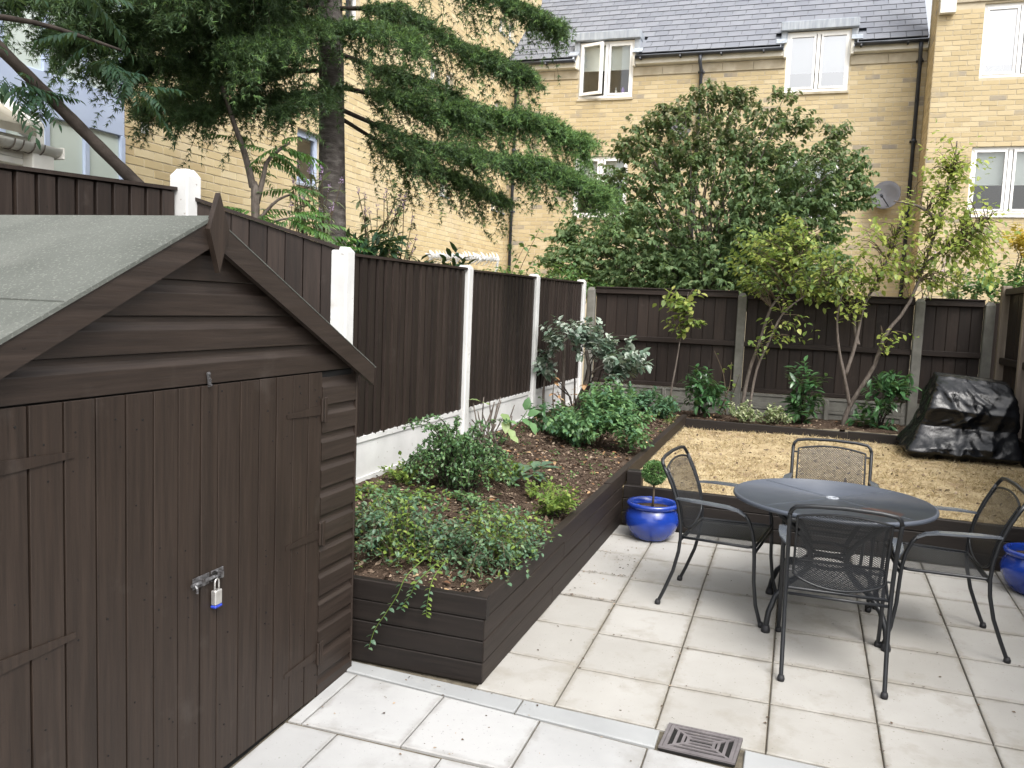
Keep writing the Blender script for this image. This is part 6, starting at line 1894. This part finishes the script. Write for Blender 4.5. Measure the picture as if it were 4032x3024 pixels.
# cut back shrub with a few broad leaves
ct = root('cut_back_plant', 'cut back plant with bare stubs and a few broad leaves at the white board', 'plant', (-2.38, 6.5, .74))
mb = MB(); stubs = []
for k in range(22):
    b = Vector((-2.40 + random.uniform(-.10, .10), 6.5 + random.uniform(-.1, .1), .70))
    e = b + Vector((random.uniform(-.14, .20), random.uniform(-.1, .1), random.uniform(.16, .42)))
    mb.tube(bez([b, b.lerp(e, .5) + Vector((random.uniform(-.02, .02), 0, 0)), e], 6), list(np.linspace(.008, .005, 6)), 6); stubs.append(e)
obj('stem', mb, MT['bark_grey'], ct, True)
BL = [((-2.47, 6.45, 1.07), (-.5, -.3, .25), (.3, .2, 1), .15, 'lf_big'), ((-2.45, 6.45, 1.06), (.6, -.5, .2), (0, .2, 1), .14, 'lf_big'), ((-2.30, 6.5, .98), (.5, -.4, -.2), (.2, -.2, 1), .17, 'lf_big'), ((-2.27, 6.5, .93), (.3, -.5, -.6), (.4, -.5, .7), .17, 'lf_big'), ((-2.22, 6.48, .86), (.5, -.4, -.5), (.3, -.3, .8), .15, 'lf_big'),
      ((-2.10, 6.5, 1.02), (.3, 0, .9), (.5, -.8, 0), .16, 'lf_peo'), ((-2.08, 6.5, .98), (.9, 0, .5), (-.3, -.8, .5), .16, 'lf_peo'), ((-2.12, 6.5, .95), (.6, -.3, -.2), (0, -.3, 1), .13, 'lf_peo'), ((-2.16, 6.5, .90), (-.5, -.3, .3), (0, -.4, 1), .12, 'lf_peo'), ((-2.05, 6.5, .93), (.8, -.2, -.9), (.6, -.4, .4), .16, 'lf_peo'), ((-2.2, 6.45, .80), (.7, -.4, -.1), (0, -.2, 1), .14, 'lf_big')]
for p, dd, nn, s, mt in BL:
    V, T = leaf_arrays(np.array([p]), np.array([dd], float), np.array([nn], float), np.array([s * .72]), _tmpl_oval(.33, .08, .3))
    np_mesh('leaf', V, T, MT[mt], ct)
obj('stem', MB().tube(bez([(-2.3, 6.5, .72), (-2.2, 6.5, .85), (-2.1, 6.5, .98), (-2.06, 6.5, 1.08)], 8), list(np.linspace(.006, .003, 8)), 5), MT['lf_peo'], ct, True)
# cotoneaster mound with arching sprays
cm = root('cotoneaster_bush', 'mounded bush of arching stems with tiny dark leaves near the white board', 'bush', (-2.05, 5.0, .58))
mb = MB(); P, D = [], []
for k in range(120):
    a = random.uniform(0, 6.28); r_ = random.uniform(.14, .42); h = random.uniform(.12, .46)
    e = np.array([-2.06 + r_ * math.cos(a), 5.0 + r_ * math.sin(a) * .9, .60 + h * (1.12 - r_ * 1.5) + .02])
    if k < 26:
        e = np.array([-2.06 + random.uniform(-.34, .3), 5.0 + random.uniform(-.3, .3), random.uniform(.95, 1.12)])
    b = np.array([-2.05 + random.uniform(-.08, .08), 5.0 + random.uniform(-.08, .08), .58])
    c = bez([b, b * .45 + e * .55 + np.array([0, 0, .20]), e], 10)
    mb.tube(c, list(np.linspace(.005, .0018, 10)), 4, False)
    for s in np.linspace(.2, 1, 30):
        q = c[min(int(s * 9), 8)] + (c[min(int(s * 9), 8) + 1] - c[min(int(s * 9), 8)]) * (s * 9 - min(int(s * 9), 8))
        for _ in range(2):
            P.append(q + RNG.normal(0, .006, 3)); D.append(rdir(1)[0])
obj('stem', mb, MT['bark_dark'], cm, True)
n = len(P)
leaves('foliage', cm, np.array(P), np.array(D), rdir(n) * .6 + np.array([0, 0, 1]), .020 + .014 * RNG.random(n), DIAM, MT['lf_cot'])
# creeping ground cover
def creeper(label, base, patches, n_st):
    t = root('creeping_shrub', label, 'ground cover', base, 'creeping shrubs at the near end of the bed')
    mb = MB(); P, D = [], []
    for (cx_, cy_, rx_, ry_, hh_), ns in zip(patches, n_st):
        for _ in range(ns):
            a = random.uniform(0, 6.28); q_ = math.sqrt(random.random())
            x0_, y0_ = cx_ + rx_ * q_ * math.cos(a) * .7, cy_ + ry_ * q_ * math.sin(a) * .7
            a2 = random.uniform(0, 6.28); ln = random.uniform(.12, .34)
            x1_, y1_ = x0_ + ln * math.cos(a2), max(3.46, y0_ + ln * math.sin(a2))
            x1_ = min(x1_, -1.26)
            zt_ = soil_z(x0_, max(3.5, y0_)) + hh_ * (1 - q_ * q_ * .7) * random.uniform(.25, 1.0)
            z1_ = max(soil_z(x1_, max(3.5, y1_)) + .03, zt_ - random.uniform(.0, .16))
            c = bez([(x0_, y0_, soil_z(x0_, y0_) + .02), ((x0_ * .6 + x1_ * .4), (y0_ * .6 + y1_ * .4), zt_ + .02), (x1_, y1_, z1_)], 9)
            mb.tube(c, list(np.linspace(.0028, .0012, 9)), 3, False)
            for s in np.linspace(.15, 1, 26):
                i = min(int(s * 8), 7)
                P.append(c[i] + (c[i + 1] - c[i]) * (s * 8 - i) + RNG.normal(0, .008, 3)); D.append(rdir(1)[0])
    obj('stem', mb, MT['twig'], t, True)
    return t, P, D
def finish(t, P, D, mat, sz=.024):
    n = len(P)
    D = np.array(D); D[:, 2] = D[:, 2] * .6 + .1
    P = np.array(P); N = rdir(n) * .5 + np.array([0, 0, 1]); S = sz * (.7 + .6 * RNG.random(n))
    fresh = RNG.random(n) < np.clip((np.sin(P[:, 0] * 9 + 2) * np.sin(P[:, 1] * 11 + 1) + .1), .06, .7)
    leaves('foliage', t, P[~fresh], D[~fresh], N[~fresh], S[~fresh], OVAL, MT[mat])
    leaves('foliage', t, P[fresh], D[fresh], N[fresh], S[fresh], OVAL, MT['lf_lime'])
t, P, D = creeper('creeping grey green shrub spilling trailing shoots over the front sleepers', (-1.95, 3.85, .5), [(-1.90, 3.86, .28, .26, .34), (-2.1, 4.0, .26, .24, .22)], [95, 34])
trail = []
for pts in ([(-1.62, 3.58, .66), (-1.66, 3.45, .60), (-1.70, 3.43, .50), (-1.76, 3.43, .40), (-1.81, 3.43, .32), (-1.84, 3.43, .225)], [(-1.56, 3.58, .64), (-1.60, 3.45, .585), (-1.63, 3.43, .52), (-1.68, 3.44, .44)], [(-1.52, 3.6, .66), (-1.53, 3.46, .60), (-1.545, 3.44, .50), (-1.55, 3.44, .43)]):
    c = bez(pts, 22)
    trail.append(c)
    for i, q in enumerate(c[2:]):
        for sx in ((-1, 1)[i % 2],):
            P.append(q + np.array([0, -.002, 0])); D.append(np.array([sx * .9, -.3, random.uniform(-.9, .1)]))
mb = MB()
for c in trail:
    mb.tube(c, list(np.linspace(.003, .0015, 22)), 5)
obj('trailing_shoot', mb, MT['lf_lime'], t, True)
finish(t, P, D, 'lf_creep', .027)
t, P, D = creeper('creeping shrub with tiny leaves filling the corner behind the side sleepers', (-1.5, 4.0, .5), [(-1.48, 4.02, .24, .26, .30), (-1.66, 4.16, .16, .16, .12), (-1.35, 4.22, .10, .16, .12)], [88, 12, 14])
for pts in ([(-1.30, 4.0, .62), (-1.265, 4.0, .60), (-1.245, 4.0, .54), (-1.24, 4.0, .49)], [(-1.30, 4.12, .62), (-1.26, 4.13, .60), (-1.24, 4.14, .55)]):
    for q in bez(pts, 9):
        for sx in (-1, 1):
            P.append(q); D.append(np.array([.3, sx * .8, random.uniform(-.8, .2)]))
finish(t, P, D, 'lf_creep', .026)
t, P, D = creeper('sparse creeping shrub in the middle of the bed beside the mounded bush', (-2.1, 4.5, .6), [(-2.2, 4.45, .25, .22, .10), (-1.75, 4.62, .16, .2, .10), (-1.5, 4.5, .16, .16, .10)], [22, 16, 22])
finish(t, P, D, 'lf_cot', .028)
shrub('lime_shrub', 'small lime green shrub at the side sleepers', 'shrub', (-1.36, 5.0, .56), [((-1.36, 5.0, .66), (.11, .12, .08)), ((-1.42, 5.05, .62), (.1, .1, .06))], 70, 8, .09, .030, 'lf_lime', OVAL, 6, .004, .6, .1, .5)
ho = root('hosta', 'low plant with broad blue green leaves in the middle of the soil', 'plant', (-1.74, 5.55, .66))
for k in range(26):
    a = random.uniform(0, 6.28); r_ = random.uniform(0, .10)
    V, T = leaf_arrays(np.array([[-1.72 + r_ * math.cos(a), 5.55 + r_ * math.sin(a), .66 + random.uniform(.02, .10)]]), np.array([[math.cos(a), math.sin(a), random.uniform(-.1, .7)]]), np.array([[0, 0, 1.]]), np.array([random.uniform(.09, .15)]), _tmpl_oval(.30, .08, .35))
    np_mesh('leaf', V, T, MT['lf_host'], ho)
shrub('weed_patch', 'straggling pale weeds left of the broad leaved plant', 'weeds', (-1.95, 5.5, .67), [((-1.92, 5.5, .72), (.16, .2, .05)), ((-1.62, 5.3, .66), (.14, .12, .03))], 60, 7, .10, .035, 'lf_lime', OVAL, 6, .003, .4, .1, .5)
shrub('weed_patch', 'pale weeds growing along the base of the white board', 'weeds', (-2.4, 4.95, .72), [((-2.40, 4.9, .76), (.12, .2, .06)), ((-2.45, 4.4, .74), (.08, .2, .03))], 50, 7, .10, .035, 'lf_lime', OVAL, 6, .003, .4, .1, .5)
shrub('weed_patch', 'tuft of pale weeds by the far corner of the lawn', 'weeds', (-1.25, 8.9, .69), [((-1.25, 8.9, .73), (.08, .1, .05))], 26, 7, .09, .03, 'lf_lime', BLADE, 3, .003, .4, .1, .5)
sd = []
P = []
for _ in range(240):
    y = random.uniform(3.7, 9.2); x = random.uniform(-2.5, xe(y) - .08)
    P.append((x, y, soil_z(x, y) + .006))
P = np.array(P); P = np.repeat(P, 5, 0) + RNG.normal(0, .016, (1200, 3)) * np.array([1, 1, .3])
Dd = rdir(1200); Dd[:, 2] = np.abs(Dd[:, 2]) * .6
leaves('seedlings', None, P, Dd, rdir(1200) * .4 + np.array([0, 0, 1]), .014 + .016 * RNG.random(1200), OVAL, MT['lf_weed'])

# ---------------------------------------------------------------- growth beyond the back fence on the right
shrub('leafy_bush', 'green bush behind the back fence at the right, above the black plastic sheet', 'bush', (2.5, 12.4, 1.6), [((2.15, 12.4, 2.35), (.45, .35, .24)), ((2.75, 12.4, 2.42), (.5, .35, .35))], 130, 9, .22, .075, 'lf_weed', OVAL, 8)
shrub('golden_shrub', 'golden yellow leaved shrub at the right edge under the bay window', 'shrub', (2.75, 12.6, 1.6), [((2.68, 12.6, 2.98), (.32, .25, .22)), ((2.95, 12.6, 2.8), (.3, .25, .25))], 70, 9, .2, .07, 'lf_gold', OVAL, 6)
tips = [(1.7 + random.uniform(-.4, .5), 12.3 + random.uniform(-.2, .2), random.uniform(2.3, 2.85)) for _ in range(12)]
wands('buddleia_bush', 'thin flowering bush with faded lilac heads behind the back fence', 'bush', (1.7, 12.3, 1.6), tips, 16, .09, 'lf_bud', 'purple', .3)
shrub('hedge_plant', 'low greenery topping the back fence left of the big tree', 'shrub', (-3.4, 11.6, 1.8), [((-3.5, 11.8, 2.2), (.7, .3, .14)), ((-2.9, 11.6, 2.15), (.4, .3, .12))], 110, 8, .2, .06, 'lf_weed', OVAL, 8)
